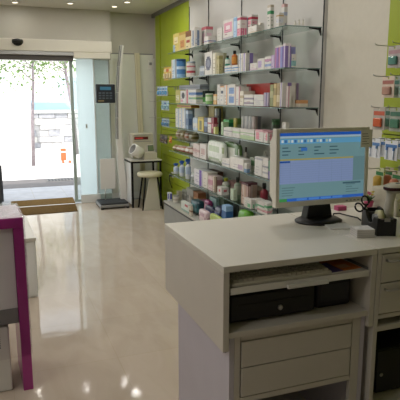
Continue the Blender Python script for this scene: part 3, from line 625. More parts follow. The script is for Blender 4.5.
for k, (x, y) in enumerate([(1.75, 6.5), (.9, 6.4), (.55, 5.3), (1.45, 5.2), (.55, 4.0), (1.45, 4.2), (.6, 2.6), (1.45, 2.9), (-.9, 5.6), (-.9, 3.8), (-1.2, 7.2), (-.7, 2.2), (-2.2, 5.6), (-2.2, 3.8), (-2.2, 2.2), (-.7, .9), (-1.4, 1.2), (-2.3, 0.4)]):  # unseen downlights, added to fill the room with softer light
    downlight(x, y, 'unseen ceiling downlight added to brighten the shop floor', power=PW)

# ------------------------------------------------------------------ product wall
for k, (y, w) in enumerate([(6.40, 'beside the lime slatwall'), (5.77, 'second from the entrance end'), (4.91, 'in the middle of the product wall'),
                            (4.10, 'second from the counter end'), (3.50, 'at the counter end of the shelves')]):
    b = MB(); b.box(2.268, 2.2745, y-.004, y+.004, .3, 2.6, mat('dark_rail', '#4a4b4c', .4, metal=.5))
    for q in range(20): b.box(2.2665, 2.268, y-.002, y+.002, .4+q*.11, .43+q*.11, BLACK)
    tag(b.build('shelf_rail'), 'thin dark upright shelf rail '+w, 'shelf rail', 'upright rails of the product wall')
SZ = [2.041, 1.75, 1.466, 1.186, .904, .611]
for k, z in enumerate(SZ):
    w = ['topmost', 'second', 'third', 'fourth', 'fifth', 'lowest'][k]
    t = thing('glass_shelf', '%s long glass shelf%s on the product wall' % (w, '' if k in (0, 5) else ' from the top'), 'shelf', (1.96, 3.50, z), 0, 'long glass shelves')
    b = MB(); b.box(.004, .300, .004, 2.776, -.006, 0, GLASS); b.build('pane', t)
    b = MB(); b.box(0, .004, 0, 2.78, -.006, 0, EDGE); b.box(.004, .300, 0, .004, -.006, 0, EDGE); b.box(.004, .300, 2.776, 2.78, -.006, 0, EDGE)
    b.build('polished_edge', t)
    for y in (2.74, 2.27, 1.41, .60, .012):
        b = MB(); b.prism([(.300, -.0065), (.20, -.0065), (.20, -.013), (.282, -.022), (.300, -.06)], 'y', y-.004, y+.004, BLACKM); b.build('bracket', t)

pl = thing('display_plinth', 'low grey plinth under the glass shelves, crowded with packs', 'plinth', (1.88, 2.5, 0))
PG = mat('plinth_grey', '#8d8c86', .5, var=.04)
b = MB(); b.box(.01, .394, 0, 3.78, 0, .265, PG); b.build('body', pl)
b = MB(); b.box(.0, .394, -.005, 3.79, .268, .285, mat('plinth_top', '#a9a79c', .4, var=.03)); b.build('top', pl, bevel=.002)
b = MB(); b.box(.004, .012, 0, 3.785, .248, .268, BLACK); b.build('black_edging', pl)  # black edge strip along the front, just below the top

# small extra shelf
t = thing('glass_shelf', 'short dark edged glass shelf between the fourth and fifth long shelves', 'shelf', (2.0, 5.62, 1.045))
b = MB(); b.box(.004, .26, 0, .66, -.006, 0, GLASS); b.build('pane', t)
b = MB(); b.box(0, .004, 0, .66, -.007, .001, mat('teal_edge', '#17393c', .2)); b.build('polished_edge', t)
for y in (.05, .6):
    b = MB(); b.prism([(.26, -.007), (.12, -.007), (.12, -.012), (.26, -.04)], 'y', y-.005, y+.005, BLACKM); b.build('bracket', t)
SHELVES.append('on the short glass shelf')
for k, (c1, c2, lk) in enumerate([('#c9bca6', '#7a5a3a', 'beige speckled snack pouch, leftmost'), ('#b8a888', '#8a7a3a', 'tan pouch with olive band, second'),
                                  ('#d0c6ba', '#a0603c', 'pale pouch with orange band, third'), ('#aea28a', '#6a6030', 'drab olive pouch, rightmost')]):
    product((7, 'bag', 5.65+.155*(3-k), 5.795+.155*(3-k), 2.03, .10, 1.048, .112+.006*(k % 2), 'pouch', 'pouch', lk, c1, [('b', .2, .45, c2), ('b', .65, .8, c2)]), 400+k)
for i, row in enumerate(ITEMS): product(row, i)

# ------------------------------------------------------------------ hooks and hanging packs
def hook(y, z, lab, grp, x0=2.02):
    b = MB()
    b.box(2.268, 2.2763, y-.015, y+.015, z-.03, z+.012, GREYP)
    b.tube([(2.27, y, z), (x0+.02, y, z+.006), (x0+.004, y, z+.010), (x0, y, z+.018)], .0026, CHROME, 6)
    return tag(b.build('display_hook'), lab, 'hook', grp)
def hang(x, y, z, w, h, c1, c2, c3, lab, grp, kind='blister'):
    """a pack hanging with its hole on a hook at (y, z)"""
    t = thing('hanging_pack', lab, 'pack', (x, y, z), 0, grp)
    b = MB(); dz = h
    b.box(-.0015, .0015, -w/2, -.006, -dz+.0, .012, ink(c1)); b.box(-.0015, .0015, .006, w/2, -dz+.0, .012, ink(c1))
    b.box(-.0015, .0015, -.006, .006, .0055, .012, ink(c1)); b.box(-.0015, .0015, -.006, .006, -dz, -.0055, ink(c1))
    b.box(-.0025, -.0016, -w*.45, w*.45, -dz*.3, -.012, ink(c2)); b.build('card', t)
    b = MB()
    if kind == 'blister':
        b.box(-.018, -.003, -w*.33, w*.33, -dz*.85, -dz*.42, ink(c3, .2)); b.build('blister', t, bevel=.006)
    elif kind == 'tube':
        b.lathe([(.004, -dz*.98), (w*.34, -dz*.9), (w*.36, -dz*.4), (w*.2, -dz*.32)], ink(c3, .3), 12, (-.015, 0, 0)); b.build('tube', t)
    elif kind == 'brush':
        for q in (-.27, .27):
            b = MB(); b.tube([(-.007, w*q, -dz*.95), (-.007, w*q, -dz*.45)], [.004, .0035], ink(c3, .3), 6); b.box(-.012, -.004, w*q-.005, w*q+.005, -dz*.45, -dz*.28, ink(c2, .3))
            b.build('toothbrush', t)
    return t
GL = 'hooks on the lime slatwall by the entrance'; GP = 'packs hanging by the entrance'
rowsL = [(1.895, 3, 6.46, .11, .15, ['#d0b050', '#c86a3c', '#d8c8a0'], 'orange and yellow', 'highest'),
         (1.665, 4, 6.64, .115, .11, ['#c3d0dc', '#3f78b0', '#5f9ac4'], 'blue and white', 'second highest'),
         (1.485, 3, 6.58, .11, .11, ['#b8c8d0', '#386a94', '#8ab0b8'], 'pale blue', 'middle'),
         (1.265, 3, 6.58, .11, .10, ['#a9b8c0', '#284a70', '#4f7a9c'], 'dull blue', 'second lowest'),
         (1.05, 3, 6.66, .11, .10, ['#4a4440', '#2a2624', '#6a5a4c'], 'blackish brown', 'lowest')]
for z, n, ys, st, h, cs, nm, rw in rowsL:
    for k in range(n):
        y = ys + k*st
        o_ = ['nearest the shelves', 'second from the shelves', 'third from the shelves', 'fourth from the shelves'][k]
        hook(y, z, 'thin metal hook, %s row by the entrance, %s' % (rw, o_), GL, x0=1.99)
        hang(2.045, y, z-.0045, .098, h, cs[0], cs[(k+1) % 2 + 1], cs[2], '%s blister pack, %s row by entrance, %s' % (nm, rw, o_), GP)
for z, w in [(1.60, 'upper'), (1.47, 'middle'), (1.25, 'lower')]:
    hook(7.30, z, 'empty metal hook beside the front corner, %s of three' % w, GL, x0=2.0)
hook(6.47, 1.05, 'metal hook carrying the orange pack beside the shelves', GL, x0=1.99)
hang(2.045, 6.47, 1.0455, .085, .075, '#c87a2c', '#d89a4c', '#e0903a', 'small orange pack beside the blackish brown hanging packs', GP)
GR = 'hooks on the lime slatwall by the counter'; GQ = 'packs hanging by the counter'
rowsR = [(1.825, [('#b8b2b0', '#b08a90', '#5a8a80'), ('#b0b6b2', '#5a8a84', '#a8b2ae')], 'blister', .11, 'white and teal', 'highest'),
         (1.655, [('#d8c8b8', '#a8685c', '#b08a7c'), ('#a9b0a8', '#4a8074', '#8aa89c')], 'blister', .11, 'salmon and green', 'second'),
         (1.48, [('#b8b2a8', '#c0583a', '#c8603c'), ('#a8aca0', '#3f705c', '#4f7f68')], 'blister', .12, 'orange and green', 'third'),
         (1.30, [('#dfe3ea', '#5a86bc', '#dfe6f0'), ('#dfe3ea', '#4878b4', '#c4d4e8')], 'brush', .10, 'white and blue toothbrush', 'fourth'),
         (1.125, [('#c8cfae', '#2f7a44', '#c4a44c'), ('#c8c0ae', '#2f7a44', '#c87a5c')], 'tube', .11, 'green topped tube', 'lowest')]
XR_ = {'highest': (2.17, 2.225), 'second': (2.14, 2.2), 'third': (2.09, 2.16), 'fourth': (2.07, 2.14), 'lowest': (2.12, 2.19)}
for z, cols, kd, h, nm, rw in rowsR:
    for c_, y in enumerate((2.60, 2.455)):
        pos = ['nearer the plain wall', 'nearer the picture edge'][c_]
        hook(y, z, 'metal hook, %s row by the counter, %s' % (rw, pos), GR, x0=2.03)
        for q, x in enumerate(XR_[rw]):
            c1, c2, c3 = cols[(c_+q) % 2]
            hang(x, y, z-.0045, .105 if kd != 'tube' else .07, h, c1, c2, c3, '%s pack, %s row by counter, %s, %s' % (nm, rw, pos, ['hook front', 'hook back'][q]), GQ, kd)

# socket with plug
so = thing('wall_socket', 'white socket with a black plug low on the lime slatwall', 'socket', (2.276, 7.12, .47))
b = MB(); b.box(-.012, 0, -.04, .04, -.04, .04, WHITEP); b.build('plate', so, bevel=.004)
b = MB(); b.lathe([(.022, 0), (.02, .03), (.012, .04)], BLACK, 12, T=Matrix.Translation((-.012,0,0)) @ Matrix.Rotation(-PI/2, 4, 'Y')); 
b.tube([(-.05, 0, 0), (-.055, 0, -.06), (-.03, .01, -.14), (-.012, .01, -.185)], .006, BLACK, 8); b.build('plug', so)
# ------------------------------------------------------------------ weighing scale
sc_ = thing('weighing_scale', 'tall white pharmacy weighing scale with curved column and black platform', 'scale', (1.5, 7.5, 0))
b = MB()
for x in (-.18, .18):
    for y in (-.14, .2): b.lathe([(.022, 0), (.025, .02)], BLACK, 12, (x, y, 0))
b.build('feet', sc_)
b = MB(); b.box(-.21, .2, -.17, .26, .02, .06, GREYP); b.build('base', sc_, bevel=.012)
b = MB(); b.box(-.2, .19, -.16, .2, .0605, .085, mat('rubber_black', '#26292d', .6, var=.1, scale=40, bump=.3, bscale=120)); b.build('platform', sc_, bevel=.01)
pts = [(.02, .205, .10), (.3, .172, .085), (.62, .150, .07), (.95, .138, .06), (1.25, .140, .055), (1.6, .150, .05), (1.95, .176, .046), (2.24, .212, .04)]
b = MB()
L_ = []; base = 0
prof = []
pts = [(z, x, w*1.3) for z, x, w in pts]
for z, x, w in pts: prof.append((z, x-w/2, x+w/2))
poly = [(q[1], q[0]) for q in prof] + [(q[2], q[0]) for q in prof[::-1]]
b.prism(poly, 'y', .09, .16, WHITEP); b.build('column', sc_, bevel=.01)
b = MB()
for (z, x, w), (z2, x2, w2) in list(zip(pts, pts[1:]))[3:]:
    b.face([(x-w/2+.004, .088, z), (x-w/2+.026, .088, z), (x2-w2/2+.024, .088, z2-.005), (x2-w2/2+.004, .088, z2-.005)], GREYP)
    b.face([(x-w/2-.002, .092, z), (x-w/2-.002, .158, z), (x2-w2/2-.002, .158, z2-.005), (x2-w2/2-.002, .092, z2-.005)], GREYP)
b.build('height_scale_strip', sc_)
di = MB(); di.box(-.175, .09, .06, .13, 1.455, 1.71, mat('charcoal_plastic', '#23272e', .35, var=.05)); di_o = di.build('display_unit', sc_, bevel=.01)
b = MB(); b.box(-.12, .03, .054, .06, 1.63, 1.675, mat('lcd_blue', '#3f6f8a', .2, emit=.25)); b.build('lcd_screen', di_o)
b = MB()
for r_ in range(3):
    for c_ in range(4): b.box(-.14+c_*.05, -.105+c_*.05, .055, .06, 1.58-r_*.035, 1.60-r_*.035, mat('button_grey', '#56606a', .4))
b.box(-.15, -.07, .055, .06, 1.475, 1.495, mat('button_tan', '#8a7a58', .4)); b.build('buttons', di_o)
b = MB(); b.box(-.145, .075, .13, .145, .235, .675, mat('notice_board_white', '#dedcd6', .5)); b.build('information_panel', sc_, bevel=.008)
b = MB(); b.tube([(-.08, .14, .05), (-.08, .14, .26)], .011, CHROME, 10); b.build('panel_stalk', sc_)

# ------------------------------------------------------------------ desk, stool, blood pressure monitor, leaning board
dk = thing('small_desk', 'small white topped desk with black metal legs in the corner', 'desk', (1.95, 7.3, 0))
b = MB(); b.box(-.225, .225, 0, .42, .655, .672, WHITEP); b.build('top', dk, bevel=.003)
b = MB(); b.box(-.222, .222, .003, .417, .63, .655, BLACKM); b.build('frame', dk)
for x in (-.205, .205):
    for y in (.02, .40):
        b = MB(); b.box(x-.013, x+.013, y-.013, y+.013, 0, .63, BLACKM); b.build('leg', dk)
b = MB(); b.box(-.224, -.219, .04, .38, .05, .63, PIER); b.build('side_panel', dk)
st = thing('stool', 'cream padded stool with thin dark legs pushed under the small desk', 'stool', (1.965, 7.2, 0))
b = MB(); b.lathe([(.14, .455), (.172, .46), (.178, .485), (.168, .51), (.12, .52), (.01, .522)], mat('cream_vinyl', '#cdc6a8', .4, var=.03), 28); b.build('seat', st)
b = MB(); b.prism([(-.13, 0), (.11, 0), (.06, .455), (-.04, .455)], 'y', -.125, -.108, mat('pale_panel', '#c4c0b2', .5)); b.build('front_panel', st)
for x, y in ((-.09, -.08), (.10, -.08), (.10, .1), (-.09, .1)):
    b = MB(); b.tube([(x*.9, y*.9, .455), (x*1.5, y*1.35, 0.0)], [.012, .011], BLACKM, 8); b.build('leg', st)
bp_ = thing('blood_pressure_monitor', 'beige blood pressure machine with arm cuff on the small desk', 'medical monitor', (1.94, 7.42, .672))
b = MB(); b.box(-.02, .17, -.1, .12, 0, .105, BEIGE); b.build('base', bp_, bevel=.012)
b = MB(); b.box(-.16, .15, .02, .2, .0, .36, BEIGE); up_ = b.build('cabinet', bp_, bevel=.014)
b = MB(); b.box(-.125, .075, .014, .02, .275, .315, mat('dark_red_display', '#5a1c1e', .3)); b.box(-.11, .0, .0125, .0145, .287, .303, mat('red_led', '#b04038', .3, emit=.4)); b.build('red_display', up_)
b = MB(); b.box(-.13, .12, .014, .02, .335, .343, GREYP); b.box(-.13, .12, .014, .02, .245, .252, GREYP); b.build('trim_lines', up_)
b = MB(); T = Matrix.Translation((.095, -.02, .15)) @ Matrix.Rotation(-.35, 4, 'X'); b.box(-.05, .05, -.015, .03, -.055, .055, BEIGE, T)
m_ = b.build('screen_housing', bp_, bevel=.006)
b = MB(); b.box(-.036, .036, -.019, -.0152, -.035, .035, mat('lcd_green', '#6c7d5c', .25), T); b.box(-.042, .042, -.0175, -.0151, -.042, .042, DARKGREY, T); b.build('lcd_screen', m_)
b = MB(); T = Matrix.Translation((-.125, -.095, .125)) @ Vector((0, 0, 1)).rotation_difference(Vector((-.80, -.28, .48)).normalized()).to_matrix().to_4x4()
b.lathe([(.074, -.075), (.080, -.065), (.080, .075), (.068, .078), (.060, -.04), (.01, -.045)], WHITEP, 24, T=T); cf = b.build('arm_cuff', bp_)
b = MB(); b.lathe([(.0595, -.03), (.0672, .07), (.064, .07), (.056, -.03)], GREYP, 24, T=T); b.build('cuff_lining', cf)
b = MB(); T = Matrix.Translation((2.03, 7.93, 0)) @ Matrix.Rotation(-.035, 4, 'X') @ Matrix.Rotation(-.022, 4, 'Y')
b.box(-.0, .075, -.012, .012, .0, 2.17, mat('cream_board', '#d3cbb0', .5, var=.03), T)
b.box(.03, .034, -.0135, -.012, .02, 2.15, mat('board_groove', '#b3ab92', .6), T)
tag(b.build('leaning_board', bevel=.003), 'narrow tall cream board leaning against the front wall behind the desk', 'board')

# ------------------------------------------------------------------ service counter
F, BK, T_ = 1.70, 2.42, .95
XL, XR = .73, 1.40
sv = thing('service_counter', 'off white service counter with monitor on top and two drawers below', 'counter', (0, 0, 0))
b = MB(); b.box(XL, XR, F, BK, T_-.024, T_, mat('counter_top_laminate', '#d4d0c5', .32, var=.02, scale=5)); b.build('top', sv, bevel=.002)
b = MB(); b.box(XL, XL+.024, F, BK, .62, T_-.0245, LAM); b.build('side_panel', sv, bevel=.0015)
b = MB(); b.box(XR-.024, XR, F, BK, .62, T_-.0245, LAM); b.build('side_panel', sv, bevel=.0015)
b = MB(); b.box(XL+.0245, XR-.0245, BK-.02, BK, .62, T_-.0245, LAM); b.build('back_panel', sv)
b = MB(); b.box(XL+.0245, XR-.0245, F+.004, BK-.021, .668, .69, LAM); b.build('shelf_board', sv, bevel=.0015)
tr = MB(); tr.box(XL+.03, XR-.03, F+.006, F+.33, .845, .861, LAM); tr.box(XL+.03, XR-.03, F+.003, F+.0055, .838, .864, WHITEP)
tro = tr.build('keyboard_tray', sv, bevel=.0015)
b = MB(); b.box(.99, 1.17, F-.012, F+.002, .836, .852, mat('pale_handle', '#d9d8d4', .35)); b.build('handle', tro, bevel=.003)
for x in (XL+.0245, XR-.0295):
    b = MB(); b.box(x, x+.005, F+.02, F+.4, .835, .87, GREYP); b.build('tray_runner', sv)
# base, set back from the sides
BX0, BX1, BF = .765, 1.375, 1.72
b = MB(); b.box(BX0, BX0+.02, BF, 2.33, 0, .6675, LAM_SIDE)
b.lathe([(.007, 0), (.005, .002)], mat('dowel_hole', '#5a4c44', .8), 10, T=Matrix.Translation((BX0, BF+.035, .595)) @ Matrix.Rotation(-PI/2, 4, 'Y'))
b.build('base_side', sv)
b = MB(); b.box(BX1-.02, BX1, BF, 2.33, 0, .6675, LAM_SIDE); b.build('base_side', sv)
b = MB(); b.box(BX0+.0205, BX1-.0205, 2.31, 2.33, 0, .6195, LAM); b.build('base_back', sv)
b = MB(); b.box(BX0+.0205, BX0+.045, BF, BF+.02, 0, .667, LAM); b.box(BX1-.06, BX1-.0205, BF, BF+.02, 0, .667, LAM); b.box(BX0+.046, BX1-.061, BF, BF+.02, .642, .667, LAM)
b.box(BX0+.046, BX1-.061, BF+.0, BF+.02, .385, .408, LAM)
b.box(BX0+.0205, BX1-.0205, BF+.03, 2.30, .05, .07, LAM)
b.build('base_frame', sv, bevel=.0015)
for z0, z1, nm in ((.534, .638, 'upper'), (.412, .530, 'lower')):
    d = MB(); d.box(BX0+.05, BX1-.065, BF-.002, BF+.016, z0, z1, LAM); d_o = d.build('drawer', sv, bevel=.002)
    b = MB(); b.box(BX0+.055, BX1-.07, BF+.017, 2.2, z0+.01, z1-.01, LAM); b.build('drawer_box', d_o)

# right-hand unit
rc = thing('drawer_cabinet', 'off white cabinet with two drawers and an open niche, right of the counter', 'cabinet', (0, 0, 0))
RX0, RX1 = 1.404, 2.12
b = MB(); b.box(RX0, RX1, F, BK, T_-.024, T_, mat('counter_top_laminate', '#d4d0c5')); b.build('top', rc, bevel=.002)
b = MB(); b.box(RX0, RX0+.02, F, BK, 0, T_-.0245, LAM); b.build('side_panel', rc, bevel=.0015)
b = MB(); b.box(RX1-.02, RX1, F, BK, 0, T_-.0245, LAM); b.build('side_panel', rc, bevel=.0015)
b = MB(); b.box(RX0+.0205, RX1-.0205, BK-.02, BK, 0, T_-.0245, LAM); b.build('back_panel', rc)
for z0, z1 in ((.803, .921), (.668, .798)):
    d = MB(); d.box(RX0+.0225, RX1-.0225, F-.001, F+.017, z0, z1, LAM); d_o = d.build('drawer', rc, bevel=.002)
    zc = z1-.024
    b = MB(); b.tube([(1.447, F-.001, zc), (1.447, F-.022, zc), (1.62, F-.022, zc), (1.62, F-.001, zc)], .0055, CHROME, 8); b.build('handle', d_o)
    b = MB(); b.box(RX0+.03, RX1-.03, F+.0175, 2.2, z0+.012, z1-.014, LAM); b.build('drawer_box', d_o)
b = MB(); b.box(RX0+.0205, RX1-.0205, F+.002, BK-.021, .645, .664, LAM); b.box(RX0+.0205, RX1-.0205, F+.002, BK-.021, .590, .612, LAM); b.build('shelf_board', rc, bevel=.0015)
b = MB(); b.box(RX0+.0205, RX1-.0205, F+.012, BK-.021, .215, .236, LAM); b.build('niche_floor', rc, bevel=.0015)
b = MB(); b.box(RX0+.0205, RX1-.0205, F+.03, F+.05, 0, .214, LAM); b.build('kick_board', rc)
pc = thing('computer_tower', 'black desktop computer case in the open niche of the right cabinet', 'computer', (1.50, 1.80, .2365))
b = MB(); b.box(0, .40, 0, .40, .006, .212, BLACK); b.build('case', pc, bevel=.006)
b = MB(); b.box(.01, .39, -.012, -.0002, .01, .208, mat('tower_front', '#121216', .35)); fr_ = b.build('front_panel', pc, bevel=.004)
b = MB(); b.box(.16, .36, -.016, -.012, .14, .185, DARKGREY); b.build('drive_bay', fr_)
b = MB(); b.lathe([(.009, 0), (.007, .004)], CHROME, 14, T=Matrix.Translation((.035, -.012, .095)) @ Matrix.Rotation(PI/2, 4, 'X')); b.build('power_button', fr_)
b = MB()
for x in (.04, .36):
    for y in (.05, .35): b.box(x-.015, x+.015, y-.015, y+.015, 0, .006, DARKGREY)
b.build('feet', pc)

# things in the counter's open box
kb = thing('keyboard', 'cream computer keyboard on the pull out tray', 'keyboard', (.985, 1.79, .8615))
b = MB(); b.prism([(-.075, 0), (.075, 0), (.075, .028), (-.075, .014)], 'x', -.215, .215, BEIGE); b.build('case', kb, bevel=.004)
b = MB(); KC = mat('key_grey_beige', '#c4bfb0', .5)
for r_ in range(6):
    for c_ in range(20):
        if r_ == 0 and 4 <= c_ <= 9:
            if c_ > 4: continue
            x0, x1 = -.205+4*.0205, -.205+10*.0205-.004
        else: x0 = -.205+c_*.0205; x1 = x0+.0165
        y0 = -.066+r_*.0225; z = .014+.014*(y0+.075+.008)/.15
        b.box(x0, x1, y0, y0+.018, z-.001, z+.009, KC)
b.build('keys', kb)
mg = thing('magazine', 'glossy magazine with an orange and violet cover on the tray', 'magazine', (1.262, 1.80, .8615), .06)
b = MB(); b.box(-.075, .08, -.075, .085, 0, .006, WHITEP); b.build('pages', mg)
b = MB(); b.box(-.077, .082, -.077, .087, .0062, .0075, ink('#c8742c')); b.box(-.077, -.01, -.0775, .03, .0063, .0079, ink('#5a4a8c')); b.box(.0, .05, -.05, -.01, .0063, .0081, ink('#c8a488')); b.build('cover', mg)
cd = thing('cash_drawer', 'black metal cash drawer with a round lock under the tray', 'cash drawer', (.785, 1.765, .6905))
b = MB(); b.box(0, .375, .012, .42, .004, .122, mat('cash_box_black', '#0e0e10', .5)); b.build('case', cd, bevel=.005)
b = MB(); b.box(.004, .371, 0, .0115, .012, .112, mat('cash_front_black', '#101012', .45)); fo = b.build('drawer_front', cd, bevel=.003)
b = MB(); b.box(.03, .345, -.003, 0, .072, .077, BLACK); b.build('front_groove', fo)
b = MB(); b.lathe([(.011, 0), (.010, .006), (.004, .008)], CHROME, 16, T=Matrix.Translation((.215, -.0005, .045)) @ Matrix.Rotation(PI/2, 4, 'X')); b.build('lock', fo)
b = MB()
for x in (.03, .345):
    for y in (.04, .39): b.box(x-.015, x+.015, y-.015, y+.015, 0, .0038, DARKGREY)
b.build('feet', cd)
ub = thing('power_supply_box', 'black rounded power box beside the cash drawer', 'power supply', (1.18, 1.785, .6905))
b = MB(); b.box(0, .17, 0, .3, 0, .128, BLACK); b.build('case', ub, bevel=.018, segs=3)
b = MB(); b.box(.02, .15, -.002, .001, .03, .10, mat('box_front', '#232327', .35)); b.build('front_plate', ub, bevel=.001)

# ------------------------------------------------------------------ on the counter
mo = thing('computer_monitor', 'beige framed flat computer monitor with a lit screen on the counter', 'monitor', (1.445, 2.2, .95))
Mx0, Mx1, Mz0, Mz1 = -.255, .255, .088, .452
Tm = Matrix.Rotation(-.03, 4, 'X')
FRM = mat('monitor_beige', '#dcd8cc', .45, var=.02)
b = MB(); fw, fy0, fy1 = .019, -.035, .0
b.box(Mx0, Mx0+fw, fy0, fy1, Mz0, Mz1, FRM, Tm); b.box(Mx1-fw, Mx1, fy0, fy1, Mz0, Mz1, FRM, Tm)
b.box(Mx0+fw, Mx1-fw, fy0, fy1, Mz1-fw, Mz1, FRM, Tm); b.box(Mx0+fw, Mx1-fw, fy0, fy1, Mz0, Mz0+.025, FRM, Tm)
bez = b.build('bezel', mo, bevel=.002)
b = MB()
for k in range(4): b.box(.13+k*.022, .142+k*.022, fy0-.002, fy0, Mz0+.009, Mz0+.014, GREYP, Tm)
b.build('buttons', bez)
b = MB(); b.prism([(0.0, Mz0+.01), (.05, Mz0+.05), (.05, Mz1-.06), (0.0, Mz1-.01)], 'x', Mx0+.01, Mx1-.01, FRM, Tm); b.build('rear_shell', mo, bevel=.006)
b = MB()
def em(n, c, e=.62): return mat('screen_'+n, c, .25, emit=e)
sx0, sx1, sz0, sz1 = Mx0+fw+.0005, Mx1-fw-.0005, Mz0+.0255, Mz1-fw-.0005
W_, H_ = sx1-sx0, sz1-sz0
def scr(u0, v0, u1, v1, m, lift=0):
    y = fy0+.006-lift
    P_ = [Tm @ Vector(p) for p in [(sx0+u0*W_, y, sz0+(1-v1)*H_), (sx0+u1*W_, y, sz0+(1-v1)*H_), (sx0+u1*W_, y, sz0+(1-v0)*H_), (sx0+u0*W_, y, sz0+(1-v0)*H_)]]
    b.face(P_, m)
scr(0, 0, 1, 1, em('teal', '#6f939c'))
scr(0, 0, 1, .045, em('blue', '#2458b4'), .0004)
scr(0, .045, 1, .075, em('pale', '#9fb4c4'), .0004)
scr(0, .085, 1, .16, em('toolbar', '#5f9cc4'), .0004)
rr = random.Random(3)
for k in range(16): scr(.02+k*.036, .1, .044+k*.036, .14, em('icon%d' % (k % 3), ['#c9d6dc', '#3a6aa4', '#a4b8b0'][k % 3]), .0008)
for r_ in range(3):
    for c_ in range(4): scr(.03+c_*.18, .205+r_*.05, .03+c_*.18+rr.uniform(.05, .12), .222+r_*.05, em('txt', '#3f5f6c'), .0008)
scr(.24, .215, .31, .265, em('field', '#3c6fb8'), .0008)
scr(0, .375, .86, .395, em('ochre', '#a59a52'), .0006)
scr(0, .40, .86, .74, em('lavender', '#8193bd'), .0004)
scr(.86, .375, 1, .74, em('tealgrey', '#66868f'), .0004)
scr(0, .405, .12, .43, em('select', '#1e4a9c'), .0008)
for k in range(9): scr(0, .44+k*.033, .86, .443+k*.033, em('rule', '#7486ac'), .0008)
for k in (.12, .45, .6, .72): scr(k, .40, k+.003, .74, em('rule', '#7486ac'), .0009)
for r_ in range(4):
    scr(.03, .79+r_*.038, .03+rr.uniform(.08, .16), .802+r_*.038, em('txt2', '#55757c'), .0008)
    scr(.78, .79+r_*.038, .78+rr.uniform(.06, .17), .802+r_*.038, em('txt2', '#55757c'), .0008)
scr(.74, .76, .96, .785, em('txt', '#3f5f6c'), .0008)
scr(0, .955, 1, 1, em('taskbar', '#2f63bc'), .0006)
scr(0, .955, .09, 1, em('start', '#3f8a4c'), .0009)
for k in range(4): scr(.2+k*.14, .962, .32+k*.14, .993, em('task', '#4f84d0'), .0009)
b.build('screen', mo)
b = MB(); b.prism([(-.075, .012), (.075, .012), (.05, .13), (-.05, .13)], 'y', -.01, .045, BLACK); b.prism([(.005, .012), (.065, .012), (.048, .2), (.02, .2)], 'x', -.05, .05, BLACK); b.build('neck', mo, bevel=.006)
b = MB(); b.lathe([(.118, 0), (.12, .008), (.10, .018), (.03, .024)], BLACK, 32, (0, .0, 0), sx=1.0, sy=.8); b.build('stand_base', mo)
pk = MB()
for k in range(6): pk.box(-.026+.0004*(k % 2), .026, -.02, .02-.0004*(k % 2), k*.004+.0002, k*.004+.0041, ink('#c0507c') if k % 2 else ink('#b8487a'))
tag(pk.build('sticky_note_block', loc=(1.70, 2.385, .95)), 'small pink sticky note block behind the monitor stand', 'note block')
nt_ = MB(); T = Matrix.Translation((1.445, 2.2, .95)) @ Tm
nt_.box(.203, .270, -.0385, -.0375, .355, .44, mat('note_paper', '#e4e0d8', .8), T)
for k in range(5): nt_.box(.212, .212+rr.uniform(.025, .045), -.0390, -.0385, .37+k*.012, .373+k*.012, mat('pencil_grey', '#8a8478', .8), T)
tag(nt_.build('paper_note'), 'small pale paper note stuck on the upper right corner of the monitor', 'note')

cb = MB(); cb.tube([(1.56, 2.245, .955), (1.60, 2.30, .9555), (1.635, 2.30, .9545), (1.645, 2.24, .9545), (1.66, 2.18, .9545), (1.64, 2.13, .9545)], .0035, BLACK, 8)
tag(cb.build('cable'), 'thin black cable running across the counter from the monitor stand', 'cable')
pd = thing('note_pad', 'thin flat white pad lying on the counter before the monitor', 'pad', (1.468, 2.07, .95), -.22)
b = MB(); b.box(-.055, .055, -.05, .05, .0, .006, WHITEP); b.build('sheets', pd, bevel=.001)
b = MB(); b.box(-.056, .056, .042, .051, .0062, .0075, mat('pad_glue', '#b9b6b0', .6)); b.build('glued_edge', pd)
nb = thing('paper_block', 'small block of white paper slips beside the black tape dispenser', 'paper block', (1.470, 1.893, .95), -.25)
b = MB(); PW_ = mat('slip_paper', '#d3d0cb', .8); PW2 = mat('slip_paper_shade', '#c4c0bc', .8)
for k in range(8): b.box(-.040+.0006*(k % 3), .040-.0004*(k % 2), -.038+.0005*(k % 2), .038, k*.0046+.0002, k*.0046+.0045, PW_ if k % 2 else PW2)
b.build('sheets', nb)

td = thing('tape_dispenser', 'black desk tape dispenser with a roll of tape and a rear well', 'tape dispenser', (1.589, 1.937, .95), -.34)
prof = [(-.105, .003), (.11, .003), (.11, .092), (.06, .090), (.04, .062), (.0, .040), (-.03, .050), (-.055, .078), (-.105, .080)]
bd = MB()
for x0, x1 in ((-.042, -.028), (.028, .042)): bd.prism(prof, 'x', x0, x1, BLACK)
bd.prism([(-.105, .003), (.11, .003), (.11, .02), (-.06, .02), (-.06, .072), (-.105, .076)], 'x', -.0285, .0285, BLACK)
bd.box(-.0285, .0285, .098, .109, .02, .088, BLACK); bd.box(-.0285, .0285, .046, .056, .02, .08, BLACK)
bd.build('body', td, bevel=.002)
b = MB(); Tt = Matrix.Translation((0, -.005, .062)) @ Matrix.Rotation(PI/2, 4, 'Y')
b.lathe([(.020, -.011), (.036, -.011), (.036, .011), (.020, .011)], mat('tape_yellow', '#c9c39c', .3, coat=.4), 26, T=Tt); rl = b.build('tape_roll', td)
b = MB(); b.lathe([(.019, -.026), (.019, .026)], GREYP, 18, T=Tt); b.build('hub', rl)
b = MB(); b.box(-.012, .012, -.109, -.1052, .068, .083, CHROME); b.build('cutter', td)
b = MB(); b.box(-.044, .046, -.112, .112, 0, .0028, WHITEP); b.build('foot_pad', td)

